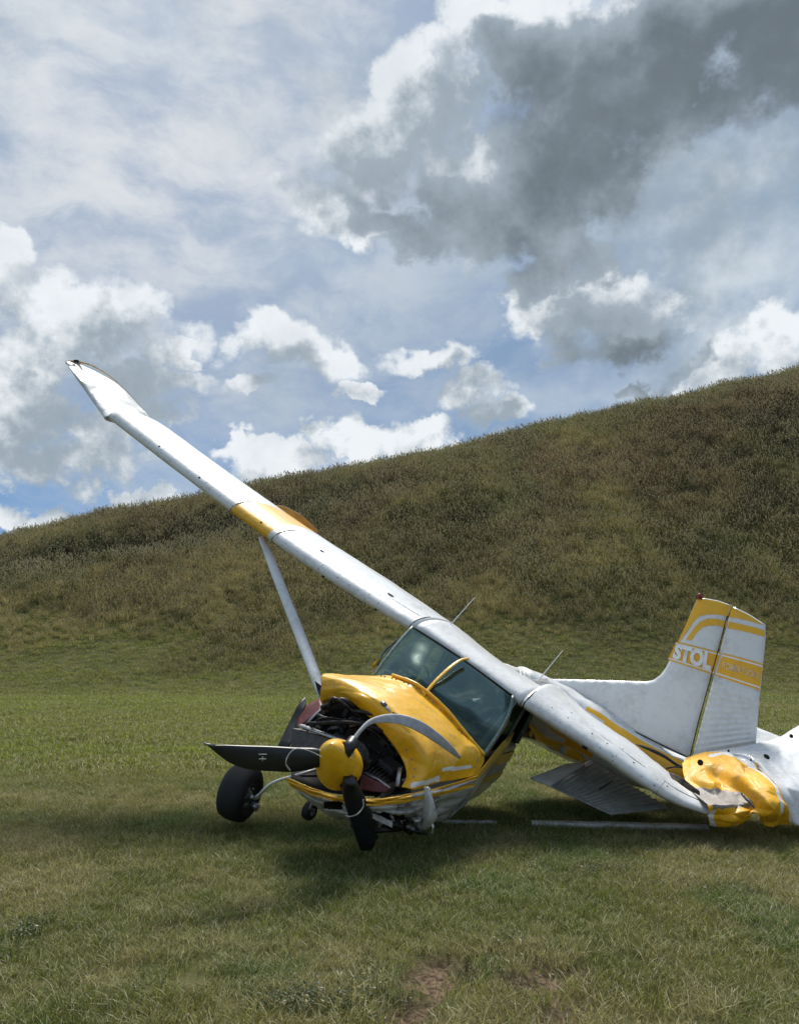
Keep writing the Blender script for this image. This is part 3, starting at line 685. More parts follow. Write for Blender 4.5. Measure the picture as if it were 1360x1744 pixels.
# windscreen and its frame
WT = [(702, 1068, 7.62), (745, 1095, 7.5), (790, 1125, 7.4), (830, 1154, 7.32), (873, 1186, 7.27)]
WM = [(680, 1092, 7.5), (722, 1118, 7.3), (768, 1150, 7.2), (815, 1184, 7.12), (866, 1216, 7.18)]
WN = [(658, 1120, 7.4), (700, 1140, 7.14), (745, 1176, 7.0), (794, 1218, 6.95), (848, 1250, 7.05)]
WB = [(636, 1150, 7.35), (672, 1158, 7.12), (715, 1186, 6.95), (765, 1236, 6.88), (822, 1288, 6.9)]
wsn = sheet('windscreen', [WT, WM, WN, WB], 30, 26, [GLASS], A_, crumple=.004, freq=3, solid=0)
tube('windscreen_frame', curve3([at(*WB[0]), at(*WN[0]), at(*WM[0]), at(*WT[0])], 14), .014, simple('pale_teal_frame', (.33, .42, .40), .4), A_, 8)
tube('windscreen_frame', curve3([at(*p) for p in WT], 20), .010, DARK, A_, 8)
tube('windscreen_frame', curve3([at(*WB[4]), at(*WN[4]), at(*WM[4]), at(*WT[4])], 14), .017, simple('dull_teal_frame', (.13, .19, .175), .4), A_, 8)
tube('centre_post', curve3([at(718, 1188, 6.9), at(740, 1162, 7.0), at(765, 1138, 7.12), at(783, 1125, 7.25), at(796, 1122, 7.33)], 16), .021, YELLOW, A_, 8, .6)
dfr = simple('door_frame_green', (.25, .32, .27), .4)
tube('door_frame', curve3([at(643, 1135, 7.75), at(652, 1112, 7.85), at(668, 1097, 7.95), at(692, 1080, 8.0)], 12), .012, dfr, A_, 6)
tube('door_frame', curve3([at(650, 1130, 7.75), at(662, 1108, 7.85), at(678, 1095, 7.95)], 12), .009, dfr, A_, 6)
tube('mirror_arm', [at(636, 1134, 7.7), at(645, 1124, 7.8)], .018, YELLOW, A_, 8)
sv = [at(803, 1190, 7.25), at(819, 1189, 7.25), at(823, 1200, 7.22), at(806, 1195, 7.22)]
slab('sun_visor', sv, Vector((0, -1, .2)), .006, ALU, A_)
tube('wiring', [at(821, 1235, 7.15), at(828, 1229, 7.15), at(834, 1224, 7.15)], .006, WIRE, A_, 5)

# cowling
C0 = [(545, 1193, 6.75), (578, 1188, 6.64), (614, 1208, 6.53), (651, 1246, 6.43), (681, 1286, 6.34), (693, 1320, 6.26), (684, 1341, 6.22)]
C1 = [(547, 1172, 6.70), (588, 1172, 6.56), (634, 1192, 6.42), (680, 1232, 6.33), (714, 1274, 6.26), (726, 1312, 6.22), (708, 1345, 6.20)]
C2 = [(551, 1149, 6.80), (604, 1160, 6.68), (655, 1180, 6.60), (704, 1215, 6.52), (744, 1258, 6.45), (756, 1298, 6.42), (742, 1335, 6.38)]
C3 = [(592, 1151, 7.02), (638, 1160, 6.92), (686, 1176, 6.83), (732, 1210, 6.76), (772, 1252, 6.68), (790, 1292, 6.62), (775, 1328, 6.56)]
C4 = [(634, 1153, 7.36), (668, 1152, 7.16), (712, 1170, 6.97), (758, 1210, 6.90), (796, 1256, 6.88), (824, 1288, 6.88), (812, 1322, 6.78)]
cowl = sheet('cowling', [C0, C1, C2, C3, C4], 100, 70, [YELLOW, WPRINT], A_, crumple=.010, freq=4.2, seed=6, sharp=1.0, solid=.008, fold=(6, .034),
             pick=lambda x, y: 1 if (abs(y - (1341 - .25 * (x - 690))) < 4 and 700 < x < 748) or (abs(y - (1309 - .12 * (x - 770))) < 3.2 and 752 < x < 802) else 0)
cowl['label'] = 'yellow engine cowling buckled and torn open at the front'
sheet('cowling_lip', [[(p[0], p[1], p[2]) for p in C0], [(p[0] + 3, p[1] + 5 - i * .6, p[2] + .08) for i, p in enumerate(C0)], [(p[0] + 7, p[1] + 7 - i * .8, p[2] + .2) for i, p in enumerate(C0)]], 50, 8, [YELLOW], cowl, crumple=.005, solid=.004)
tube('cowl_flange', curve3([at(*p) - Vector((0, .015, -.012)) for p in C4[1:6]], 30), [.015 + .009 * abs(noise.noise(Vector((i * .37, 2, 0)))) for i in range(30)], YELLOW, cowl, 8)
def on_cowl(u, v, lift=.012):
    rr = [resample(r, 41)[int(round(u * 40))] for r in (C0, C1, C2, C3, C4)]; p = resample(rr, 41)[int(round(v * 40))]; return at(*p) + Vector((-.1, -1, .45)).normalized() * lift
dots('fasteners', [(on_cowl(k / 26, .93, .016), Vector((-.1, -1, .45)).normalized(), .008, 1) for k in range(2, 25)] + [(on_cowl(k / 26, .10, .016), Vector((-.1, -1, .3)).normalized(), .007, 1) for k in range(3, 24, 2)], GREY, cowl)
tube('oil_door', [at(652, 1197, 6.43), at(661, 1208, 6.40), at(668, 1216, 6.40)], [.022, .024, .018], ALU, cowl, 8, .5)
tube('oil_door_cap', [at(651, 1196, 6.42), at(656, 1202, 6.40)], [.026, .024], GREY, cowl, 10, .6)
slab('cowl_slot', [at(668, 1213, 6.385), at(686, 1219, 6.365), at(684, 1223, 6.36), at(670, 1219, 6.375)], Vector((-.2, -1, .4)), .01, DARK, cowl)
# lower cowling
D0 = [(486, 1324, 6.35), (530, 1343, 6.17), (585, 1358, 6.05), (645, 1361, 6.03), (698, 1352, 6.10), (752, 1340, 6.34), (812, 1322, 6.75)]
D1 = [(494, 1336, 6.38), (536, 1355, 6.18), (588, 1369, 6.04), (645, 1371, 6.02), (700, 1364, 6.09), (752, 1354, 6.36), (806, 1340, 6.8)]
D2 = [(512, 1353, 6.46), (548, 1374, 6.26), (594, 1388, 6.10), (646, 1390, 6.10), (702, 1386, 6.18), (745, 1378, 6.45), (790, 1366, 6.95)]
D3 = [(534, 1372, 6.62), (566, 1392, 6.48), (602, 1402, 6.4), (650, 1406, 6.42), (706, 1412, 6.46), (735, 1404, 6.6), (762, 1396, 7.0)]
def lowpick(x, y):
    yl = np.interp(x, [p[0] for p in D0], [p[1] for p in D0]) + np.interp(x, [486, 700, 812], [11, 13, 16])
    if x > 700 and abs(y - (yl - 8)) < 2.6: return 1
    return 0 if y < yl else 1
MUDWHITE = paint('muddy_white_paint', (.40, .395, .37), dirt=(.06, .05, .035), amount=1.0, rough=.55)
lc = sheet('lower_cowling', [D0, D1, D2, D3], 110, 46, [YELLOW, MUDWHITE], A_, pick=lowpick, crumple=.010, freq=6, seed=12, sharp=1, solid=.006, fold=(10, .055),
           drop=lambda a, b, c: (550 < c[0] < 584 and 1364 < c[1] < 1380 and c[1] > 1364 + (584 - c[0]) * .05) or (622 < c[0] < 698 and c[1] > 1380 + abs(c[0] - 655) * .10 + (c[0] - 622) * .12 + 5 * noise.noise(Vector((c[0] * .1, 0, 0))) and (c[1] < 1398 + 3 * noise.noise(Vector((c[0] * .15, 5, 0))) or noise.noise(Vector((c[0] * .11, 8, 0))) > -.1)) or (b > .8 and noise.noise(Vector((a * 17, 1, 4))) > .15))
lc['label'] = 'crushed lower cowling, yellow rim above dirty white skin'
sheet('torn_skin_flap', [[(722, 1340, 6.15), (727, 1340, 6.14), (732, 1342, 6.14)], [(722, 1368, 6.12), (731, 1366, 6.08), (739, 1372, 6.1)], [(716, 1395, 6.2), (730, 1395, 6.1), (745, 1392, 6.14)], [(708, 1410, 6.3), (724, 1414, 6.2), (743, 1398, 6.2)]], 16, 24, [MUDWHITE], A_, crumple=.015, freq=8, seed=3, sharp=.8, solid=.004)
tube('hanging_shard', [at(733, 1398, 6.2), at(737, 1408, 6.18), at(735, 1418, 6.2)], [.012, .01, .012], WHITE, A_, 6)
sheet('torn_skin_flap', [[(632, 1385, 6.1), (650, 1392, 6.1), (668, 1400, 6.12)], [(634, 1394, 6.05), (650, 1402, 6.05), (668, 1410, 6.1)]], 14, 8, [OLDWHITE], A_, crumple=.02, freq=12, seed=8, sharp=1, solid=.004)
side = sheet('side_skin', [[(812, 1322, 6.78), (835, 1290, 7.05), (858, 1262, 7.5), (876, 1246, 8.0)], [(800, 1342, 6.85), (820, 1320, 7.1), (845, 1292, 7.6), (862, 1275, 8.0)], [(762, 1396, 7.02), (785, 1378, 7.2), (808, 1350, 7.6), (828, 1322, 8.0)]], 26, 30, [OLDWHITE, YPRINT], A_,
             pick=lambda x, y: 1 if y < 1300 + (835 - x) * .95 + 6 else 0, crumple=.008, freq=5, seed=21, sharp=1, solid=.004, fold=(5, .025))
sheet('belly_shade_sheet', [[(500, 1340, 6.62), (580, 1366, 6.45), (650, 1372, 6.42), (740, 1362, 6.7)], [(530, 1368, 6.8), (590, 1396, 6.62), (650, 1408, 6.6), (740, 1400, 6.85)]], 12, 8, [DARK], A_, crumple=.02, solid=.004)  # near-black sheet added behind the skin holes, stands in for the hollow's shade
for k in range(16):
    x0 = random.uniform(596, 705); y0 = random.uniform(1386, 1412); L0 = random.uniform(6, 22); an = random.uniform(-.5, .9); d0 = random.uniform(6.1, 6.3)
    sheet('torn_skin_flap', [[(x0, y0, d0), (x0 + L0 * .5, y0 + L0 * .5 * an - 2, d0 + .02), (x0 + L0, y0 + L0 * an, d0)], [(x0 + 2, y0 + random.uniform(2, 6), d0 - .03), (x0 + L0 * .5, y0 + L0 * .5 * an + random.uniform(2, 6), d0 - .05), (x0 + L0 * .9, y0 + L0 * an + random.uniform(1, 5), d0)]], 7, 4, [random.choice((MUDWHITE, DIRTMETAL, DARK, MUDWHITE))], A_, crumple=.02, freq=14, seed=k, sharp=1, solid=.004)
# engine bay
fw = [AF(s, .42, u) for s, u in ((-.5, -.6), (.5, -.6), (.5, -1.25), (-.5, -1.25))]
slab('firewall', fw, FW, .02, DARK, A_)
eng = box('engine_block', at(625, 1285, 6.72), DW * .20, FW * .36, UP * .13, DIRTMETAL, A_, .03)
def cyl(c, ax, r, L, m, name, parent, n=14):
    return tube(name, [Vector(c) - ax * L / 2, Vector(c) + ax * L / 2], r, m, parent, n, 1.0, FW.cross(ax) if ax.cross(Vector((0, 0, 1))).length < .2 else None)
for i, f in enumerate((.28, .02, -.24)):
    for s in (-1, 1):
        c = at(625, 1285, 6.72) + FW * f + DW * s * .27 + UP * .0
        o = cyl(c, DW, .075, .2, DIRTMETAL, 'cylinder', eng)
        V = []; F = []
        for k in range(6):
            a = .105 if k % 2 == 0 else .105
            b0 = len(V); cc = c + DW * (k - 2.5) * .03
            u1, w1 = FW, UP
            for q in range(12): V.append(cc + u1 * math.cos(q * math.pi / 6) * a + w1 * math.sin(q * math.pi / 6) * a)
            F.append(tuple(range(b0, b0 + 12)))
        part('cooling_fins', V, F, DIRTMETAL, o, None, False, .005, 0, False)
        box('rocker_cover', c + DW * s * .13, DW * .02, FW * .07, UP * .06, GREY, o, .01)
cyl(at(600, 1292, 6.25), FW, .055, .36, GREY, 'crankshaft_flange', eng)
cyl(at(604, 1290, 6.38), FW, .13, .03, DIRTMETAL, 'starter_ring', eng, 24)
# front baffle box with its pale rim and the maroon seals
bb = [at(502, 1240, 6.55), at(582, 1262, 6.35), at(580, 1300, 6.3), at(545, 1300, 6.35), at(497, 1282, 6.5)]
slab('baffle_box', bb, Vector((-.4, -1, .1)), .08, simple('grimy_grey_box', (.085, .08, .075), .6), A_, bevel=.006)
tube('baffle_rim', [at(512, 1236, 6.5), at(545, 1248, 6.4), at(590, 1264, 6.3)], .034, ALU, A_, 8, .4)
sheet('baffle_seal', [[(513, 1206, 6.95), (545, 1190, 6.95)], [(507, 1225, 6.85), (548, 1205, 6.8)], [(503, 1243, 6.75), (538, 1218, 6.72)]], 10, 8, [MAROON], A_, crumple=.01, solid=.01)
tube('baffle_edge', [at(519, 1236, 6.66), at(535, 1219, 6.68), at(552, 1203, 6.7)], .024, ALU, A_, 8, .4)
sheet('side_cowl_flap', [[(519, 1189, 7.0), (510, 1197, 6.95), (494, 1228, 6.85), (474, 1270, 6.7)], [(521, 1200, 6.95), (516, 1212, 6.9), (503, 1240, 6.8), (492, 1274, 6.65)]], 14, 6, [BLACK], A_, crumple=.012, solid=.012)
sheet('baffle_seal', [[(616, 1318, 6.22), (640, 1330, 6.2), (668, 1345, 6.2)], [(612, 1345, 6.2), (635, 1349, 6.18), (655, 1350, 6.18)]], 10, 8, [MAROON], A_, crumple=.006, solid=.01)
tube('baffle_rim', [at(622, 1316, 6.3), at(645, 1328, 6.24), at(664, 1342, 6.2)], .02, ALU, A_, 8, .4)
tube('baffle_rim', [at(681, 1308, 6.3), at(678, 1325, 6.26), at(676, 1340, 6.22)], .018, ALU, A_, 8, .4)
box('battery_box', at(655, 1315, 6.5), DW * .09, FW * .1, UP * .09, simple('dark_slate_box', (.04, .045, .05), .5), A_)
rc = [[(536, 1212, 6.6), (560, 1205, 6.5), (585, 1210, 6.55)], [(540, 1225, 6.45), (570, 1225, 6.5), (600, 1222, 6.5)], [(535, 1238, 6.5), (565, 1240, 6.4), (592, 1250, 6.45)]]
for k in range(13):
    a = (random.uniform(520, 600), random.uniform(1205, 1250)); b = (random.uniform(590, 690), random.uniform(1215, 1310))
    if k > 8: a = (random.uniform(620, 660), random.uniform(1235, 1300)); b = (random.uniform(640, 685), random.uniform(1260, 1325))
    d = random.uniform(6.42, 6.6); mm = ((a[0] + b[0]) / 2 + random.uniform(-20, 20), (a[1] + b[1]) / 2 + random.uniform(-25, 8))
    tube('hose', curve3([at(a[0], a[1], d), at(mm[0], mm[1], d - .06), at(b[0], b[1], d + .04)], 12), random.choice((.006, .010, .016, .022)), random.choice((BLACK, DIRTMETAL, BLACK, GREY, DARK)), eng, 7)
for k in range(9):
    c = at(random.uniform(535, 600), random.uniform(1212, 1250), random.uniform(6.45, 6.6))
    ax = [DW, FW, UP]; random.shuffle(ax)
    box('engine_fitting', c, ax[0] * random.uniform(.02, .05), ax[1] * random.uniform(.015, .03), ax[2] * random.uniform(.01, .03), random.choice((DIRTMETAL, GREY, BLACK)), eng, .004)
for k in range(8):
    c = at(random.uniform(625, 680), random.uniform(1240, 1320), random.uniform(6.42, 6.6)); ax = [DW, FW, UP]; random.shuffle(ax)
    box('engine_fitting', c, ax[0] * random.uniform(.02, .06), ax[1] * random.uniform(.015, .03), ax[2] * random.uniform(.01, .03), random.choice((DIRTMETAL, BLACK, BLACK)), eng, .004)
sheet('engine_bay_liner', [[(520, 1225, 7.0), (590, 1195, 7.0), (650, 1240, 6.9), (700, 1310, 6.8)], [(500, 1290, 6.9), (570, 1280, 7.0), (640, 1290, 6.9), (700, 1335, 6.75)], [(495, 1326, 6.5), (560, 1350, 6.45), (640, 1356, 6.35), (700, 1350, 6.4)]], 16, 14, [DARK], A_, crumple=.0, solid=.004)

# spinner: a blunt cone turned about its own axis
sp_c = at(576, 1301, 6.02); sp_ax = Vector((-.10, -.80, .46)).normalized()
def lathe(name, c, ax, prof, m, parent, n=40, drop=None, solid=0):
    u = ax.orthogonal().normalized(); w = ax.cross(u); V = []; F = []
    for (x, r) in prof:
        for k in range(n): a = 2 * math.pi * k / n; V.append(c + ax * x + (u * math.cos(a) + w * math.sin(a)) * r)
    for i in range(len(prof) - 1):
        for k in range(n):
            f = (i * n + k, i * n + (k + 1) % n, (i + 1) * n + (k + 1) % n, (i + 1) * n + k)
            if drop and drop(sum((V[q] for q in f), Vector()) / 4): continue
            F.append(f)
    return part(name, V, F, m, parent, None, True, solid)
prof = [(-.07 + .40 * t, .168 * (1 - max(0, t - .10) ** 1.55 / .85) ** .72 if t < 1 else 0) for t in [i / 30 for i in range(31)]]
prof = [(x, max(r, .02) if i < 30 else .001) for i, (x, r) in enumerate(prof)]
hole1 = at(597, 1272, 5.86); hole2 = at(596, 1340, 5.95); hole3 = at(546, 1290, 5.95)
spn = lathe('spinner', sp_c, sp_ax, prof, YELLOW, A_, 72, lambda p: min((p - hole1).length / .066, (p - hole2).length / .075, (p - hole3).length / .07) < 1, .005)
su_ = sp_ax.orthogonal().normalized(); sw_ = sp_ax.cross(su_)
dots('spinner_screws', [(sp_c + sp_ax * (-.04) + (su_ * math.cos(a * .35) + sw_ * math.sin(a * .35)) * .170, su_ * math.cos(a * .35) + sw_ * math.sin(a * .35), .007, 1) for a in range(18)], DIRTMETAL, spn)
cyl(sp_c + sp_ax * .02, sp_ax, .085, .22, DARK, 'propeller_hub', spn, 20)
# blades
def blade(name, secs, m, parent, n=14, label=None, marks=None):
    """secs: centre, half width vector, half thickness"""
    V = []; F = []
    for i, (c, wv, th) in enumerate(secs):
        t = (Vector(secs[min(i + 1, len(secs) - 1)][0]) - Vector(secs[max(i - 1, 0)][0])).normalized(); nn_ = t.cross(wv).normalized()
        for k in range(n): a = 2 * math.pi * k / n; V.append(Vector(c) + wv * math.cos(a) + nn_ * math.sin(a) * th)
    for i in range(len(secs) - 1):
        for k in range(n): F.append((i * n + k, i * n + (k + 1) % n, (i + 1) * n + (k + 1) % n, (i + 1) * n + k))
    F += [tuple(range(n)), tuple(range((len(secs) - 1) * n, len(secs) * n))]
    o = part(name, V, F, m, parent)
    if label: o['label'] = label
    return o
def secs_from(lst, d0, d1, th0=.05, th1=.006):
    out = []; n = len(lst)
    R_ = resample([(a, b, c, d) for (a, b, c, d) in lst], 28)
    for i, (x1, y1, x2, y2) in enumerate(R_):
        t = i / 27; d = d0 + (d1 - d0) * t; p, q = at(x1, y1, d), at(x2, y2, d + .03)
        out.append(((p + q) / 2, (q - p) / 2, th0 * (1 - t) ** 2 + th1))
    return out
b1 = blade('propeller_blade', secs_from([(552, 1278, 552, 1304), (535, 1274, 532, 1309), (500, 1273, 502, 1315), (460, 1271, 462, 1314), (420, 1270, 424, 1311), (388, 1269, 392, 1300), (362, 1269, 366, 1281), (354, 1268, 354, 1270)], 5.9, 5.55), BLACK, spn, label='black propeller blade reaching out to the left over the tyre')
b2 = blade('propeller_blade', secs_from([(585, 1325, 605, 1328), (582, 1345, 613, 1340), (587, 1370, 623, 1362), (595, 1395, 633, 1385), (603, 1418, 639, 1410), (609, 1438, 639, 1434), (614, 1449, 634, 1447)], 5.85, 6.18), BLACK, spn, label='black propeller blade dug into the grass below the spinner')
for (x, y, a, b) in ((447, 1285, 7, 0), (447, 1293, 6, 0), (447, 1293, 0, 4), (449, 1281, 0, 0)):
    p = at(x, y, 5.62)
    if a or b: tube('blade_mark', [at(x - a, y - b, 5.628), at(x + a, y + b, 5.628)], .0032, WIRE, b1, 6)
tube('tip_curl', [at(366, 1270, 5.56), at(352, 1268, 5.54), at(343, 1264, 5.53)], [.012, .008, .003], GREY, b1, 6)
# third blade, bent back over the cowling
q = resample([(590, 1276, 5.9, .024, 0), (602, 1260, 5.95, .018, 0), (614, 1244, 6.0, .015, .2), (630, 1230, 6.05, .020, .6), (655, 1224, 6.08, .032, .9), (685, 1226, 6.1, .040, 1), (715, 1238, 6.12, .044, 1), (745, 1258, 6.2, .039, 1), (768, 1277, 6.32, .028, 1), (783, 1291, 6.45, .012, 1)], 46)
S3 = []
for i, (x, y, d, hw, k) in enumerate(q):
    c = at(x, y, d); j = min(i + 1, 45); t_ = at(*q[j][:3]) - at(*q[max(i - 1, 0)][:3]); view = Vector((0, -1, .05)); a = t_.cross(view).normalized()
    wv = (a + view * .45 * k).normalized() * hw
    S3.append((c, wv, .016 * (1 - k) + .005))
part_idx = blade('propeller_blade', S3, BLADEBACK, spn, label='grey propeller blade bent back in an arc over the cowling')
cyl(at(594, 1273, 5.88), (at(612, 1246, 6.0) - at(590, 1276, 5.9)).normalized(), .045, .14, BLACK, 'blade_root', spn)
def loop(pts, r=.0045): tube('cord_loop', curve3(pts, 26), r, WIRE, spn, 6)
loop([at(548, 1290, 5.72), at(535, 1283, 5.7), at(515, 1276, 5.62), at(500, 1277, 5.62), at(489, 1290, 5.6), at(487, 1302, 5.6), at(494, 1313, 5.64)])
loop([at(618, 1362, 5.85), at(618, 1375, 5.85), at(608, 1387, 5.83), at(595, 1391, 5.86), at(588, 1389, 5.95)])

# landing gear
def tyre(c, ax, Ro, wd, parent, name='wheel'):
    w = bpy.data.objects.new(name, None); COL.objects.link(w); w.parent = parent; w.matrix_parent_inverse = Matrix.Translation(-PARENT_LOC)
    pr = [(-wd * .38, Ro * .42), (-wd * .5, Ro * .62), (-wd * .5, Ro * .82), (-wd * .40, Ro * .95), (-wd * .2, Ro), (0, Ro * 1.01), (wd * .2, Ro), (wd * .40, Ro * .95), (wd * .5, Ro * .82), (wd * .5, Ro * .62), (wd * .38, Ro * .42)]
    lathe('tyre', c, ax, pr, RUBBER, w, 44)
    lathe('rim', c, ax, [(-wd * .3, .001), (-wd * .3, Ro * .40), (-wd * .42, Ro * .45), (wd * .42, Ro * .45), (wd * .30, Ro * .40), (wd * .22, Ro * .2), (wd * .42, Ro * .18), (wd * .45, .001)], GREY, w, 28)
    for k in range(5):
        u = ax.orthogonal().normalized(); v = ax.cross(u); a = k * 2 * math.pi / 5
        cyl(c + ax * wd * .33 + (u * math.cos(a) + v * math.sin(a)) * Ro * .3, ax, .012, .03, ALU, 'wheel_bolt', w, 6)
    return w
wc = at(409, 1350, 7.44); wax = Vector((.93, -.27, -.25)).normalized()
wh = tyre(wc, wax, .242, .245, A_)
tube('landing_gear_leg', curve3([wc + wax * .10, wc + wax * .16, at(447, 1348, 6.98), at(460, 1336, 6.9), at(478, 1328, 6.8), at(500, 1322, 6.6), at(540, 1310, 6.7)], 22), [.022] * 6 + [.015] * 16, WHITE, A_, 8, .8)
tube('brake_caliper', [wc + wax * .12 + Vector((0, 0, -.06)), wc + wax * .16 + Vector((.02, 0, -.09))], .03, ALU, wh, 10)
tyre(at(527, 1381, 7.36), Vector((.85, -.45, -.25)).normalized(), .08, .08, A_)
tube('axle', [at(527, 1380, 7.33), at(533, 1366, 7.0), at(548, 1360, 6.7)], .014, WHITE, A_, 8)
for (x0, y0, x1, y1) in ((600, 1405, 640, 1425), (620, 1418, 680, 1412), (640, 1400, 700, 1418), (690, 1405, 725, 1418)):
    tube('bent_tube', curve3([at(x0, y0, 6.35), at((x0 + x1) / 2, (y0 + y1) / 2 + random.uniform(-6, 4), 6.25), at(x1, y1, 6.4)], 8), .022, DIRTMETAL, A_, 8)

# antennas
def aerial(a, b, d0, d1):
    o = tube('antenna', [at(*a, d0), at((a[0] * .85 + b[0] * .15), (a[1] * .85 + b[1] * .15), d0), at(*b, d1)], [.02, .007, .003], WHITE, A_, 6)
aerial((757, 1075), (808, 1018), 8.2, 8.2); aerial((913, 1163), (958, 1108), 8.6, 8.6)
box('roof_fitting', at(823, 1117, 8.25), DW * .03, FW * .03, UP * .03, simple('pale_plastic', (.5, .5, .4), .5), A_)

# tail boom
TB = [(872, 1190, 8.7, .36), (930, 1214, 8.85, .35), (1000, 1250, 8.75, .33), (1070, 1288, 8.6, .28), (1130, 1310, 8.45, .22), (1185, 1330, 8.3, .17)]
q = resample(TB, 46); V = []; F = []; mi = []; n = 36
for i, (x, y, d, r) in enumerate(q):
    c = at(x, y, d); t_ = (at(*q[min(i + 1, 45)][:3]) - at(*q[max(i - 1, 0)][:3])).normalized(); a = t_.cross(Vector((0, 0, 1))).normalized(); b = a.cross(t_)
    for k in range(n):
        an = 2 * math.pi * k / n; sq = 1 / max(abs(math.cos(an)), abs(math.sin(an))) ** .35
        p = c + (a * math.cos(an) * .8 + b * math.sin(an)) * r * sq; nz = noise.fractal(p * 4, 1, 2, 4); V.append(p + (p - c).normalized() * nz * .022)
for i in range(45):
    for k in range(n):
        F.append((i * n + k, i * n + (k + 1) % n, (i + 1) * n + (k + 1) % n, (i + 1) * n + k)); ang = 360 * (k + .5) / n; lo = 45 - 30 * i / 45
        h = (V[i * n + k] + V[(i + 1) * n + k]) / 2 - at(*q[i][:3]); rel = h.z / q[i][3]
        mi.append(1 if (rel < .60 + .1 * (i / 45) and rel > .62 - (i - 15) * .045 and i > 15) or (-.5 < rel < -.2) else 0)
F += [tuple(range(n)), tuple(range(45 * n, 46 * n))]; mi += [0, 0]
tb = part('tail_boom', V, F, [WHITE, YPRINT], A_, mi); tb['label'] = 'buckled rear fuselage in white with a yellow stripe behind the grounded wing'
tube('tear', curve3([at(1083, 1268, 8.17), at(1105, 1276, 8.12), at(1130, 1288, 8.08), at(1152, 1303, 8.04), at(1172, 1312, 8.0)], 14), [.008, .016, .024, .028, .03, .03, .028, .026, .024, .022, .022, .02, .014, .008], DARK, tb, 8, .6)
sheet('torn_belly_skin', [[(885, 1222, 8.3), (905, 1235, 8.25), (930, 1255, 8.2), (960, 1268, 8.2), (990, 1285, 8.15)], [(884, 1240, 8.35), (905, 1252, 8.3), (930, 1268, 8.25), (960, 1282, 8.25), (995, 1298, 8.2)], [(880, 1252, 8.5), (905, 1262, 8.45), (935, 1276, 8.4), (965, 1290, 8.4), (1000, 1305, 8.4)]], 30, 14, [YPRINT, OLDWHITE, BROWN], A_, pick=lambda x, y: 2 if x < 912 and noise.noise(Vector((x * .08, y * .08, 0))) > -.1 else (1 if y > 1232 + (x - 885) * .55 + 14 or noise.noise(Vector((x * .06, y * .06, 4))) > .25 else 0), crumple=.05, freq=6, seed=15, sharp=1.2, solid=.004)

# fin and rudder share one plane
PA, PB, PC = at(900, 1158, 9.1), at(1177, 1290, 8.25), at(1190, 1015, 8.45)
PN = (PB - PA).cross(PC - PA).normalized(); 
if PN.y > 0: PN = -PN
CAMV = Vector((0, 0, CAM_H))
def onfin(px, py):
    r = ray(px, py); return CAMV + r * ((PA - CAMV).dot(PN) / r.dot(PN))
def F2(l): return [onfin(*p) for p in l]
finpoly = [(896, 1156), (960, 1157), (1040, 1159), (1100, 1161), (1113, 1158), (1124, 1150), (1133, 1138), (1140, 1125), (1160, 1081), (1187, 1019), (1200, 1019), (1222, 1023), (1246, 1031), (1237, 1052), (1172, 1292), (1120, 1270), (1040, 1228), (930, 1172)]
def puffed(name, poly, m, parent, th, lbl, dent=.0, cell=.045):
    """plate with a rounded section, subdivided so that dents show"""
    P = F2(poly); u = (PB - PA).normalized(); w = PN.cross(u); c2 = [Vector(((p - PA).dot(u), (p - PA).dot(w))) for p in P]
    from mathutils.geometry import intersect_point_line
    E = [(c2[i], c2[(i + 1) % len(c2)]) for i in range(len(c2))]
    def edge_d(p):
        best = 9
        for a, b in E:
            q, t = intersect_point_line(p, a, b); t = min(1, max(0, t)); best = min(best, (Vector(p).to_2d() - (a + (b - a) * t)).length)
        return best
    def inside(p):
        k = False
        for a, b in E:
            if (a.y > p.y) != (b.y > p.y) and p.x < (b.x - a.x) * (p.y - a.y) / (b.y - a.y) + a.x: k = not k
        return k
    xs = [p.x for p in c2]; ys = [p.y for p in c2]; pts = list(c2)
    # extra points along each edge
    ring = []
    for a, b in E:
        m_ = max(1, int((b - a).length / cell)); ring += [a + (b - a) * (k / m_) for k in range(m_)]
    pts = list(ring); y_ = min(ys)
    while y_ < max(ys):
        x_ = min(xs)
        while x_ < max(xs):
            p = Vector((x_, y_))
            if inside(p) and edge_d(p) > cell * .5: pts.append(p)
            x_ += cell
        y_ += cell
    res = delaunay_2d_cdt(pts, [], [list(range(len(ring)))], 1, 1e-6); vs, fs = res[0], res[2]
    V = []; nV = len(vs)
    for sgn in (1, -1):
        for p in vs:
            e = edge_d(p); h = th * (1 - math.exp(-e / .05)) if e > 1e-4 else .003
            base = PA + u * p.x + w * p.y; h += dent * noise.fractal(base * 2.3, 1, 2, 3) * min(1, e / .1)
            V.append(base + PN * h * sgn)
    F = [tuple(f) for f in fs] + [tuple(nV + i for i in reversed(f)) for f in fs]
    nr = len(ring); F += [(i, (i + 1) % nr, nV + (i + 1) % nr, nV + i) for i in range(nr)]
    o = part(name, V, F, m, parent); o['label'] = lbl
    def skin(P3):
        p = Vector(((P3 - PA).dot(u), (P3 - PA).dot(w))); e = edge_d(p); h = th * (1 - math.exp(-e / .05)) + dent * noise.fractal(P3 * 2.3, 1, 2, 3) * min(1, e / .1)
        return h
    SKIN[name] = skin
    return o
SKIN = {}
fin = puffed('tail_fin', finpoly, OLDWHITE, A_, .03, 'white tail fin with a yellow tip and a yellow lettered band', .007)
FINWHITE = WHITE
fin.data.materials[0] = paint('fin_white_paint', (.72, .735, .74), amount=.25, rough=.42, dent=.2)
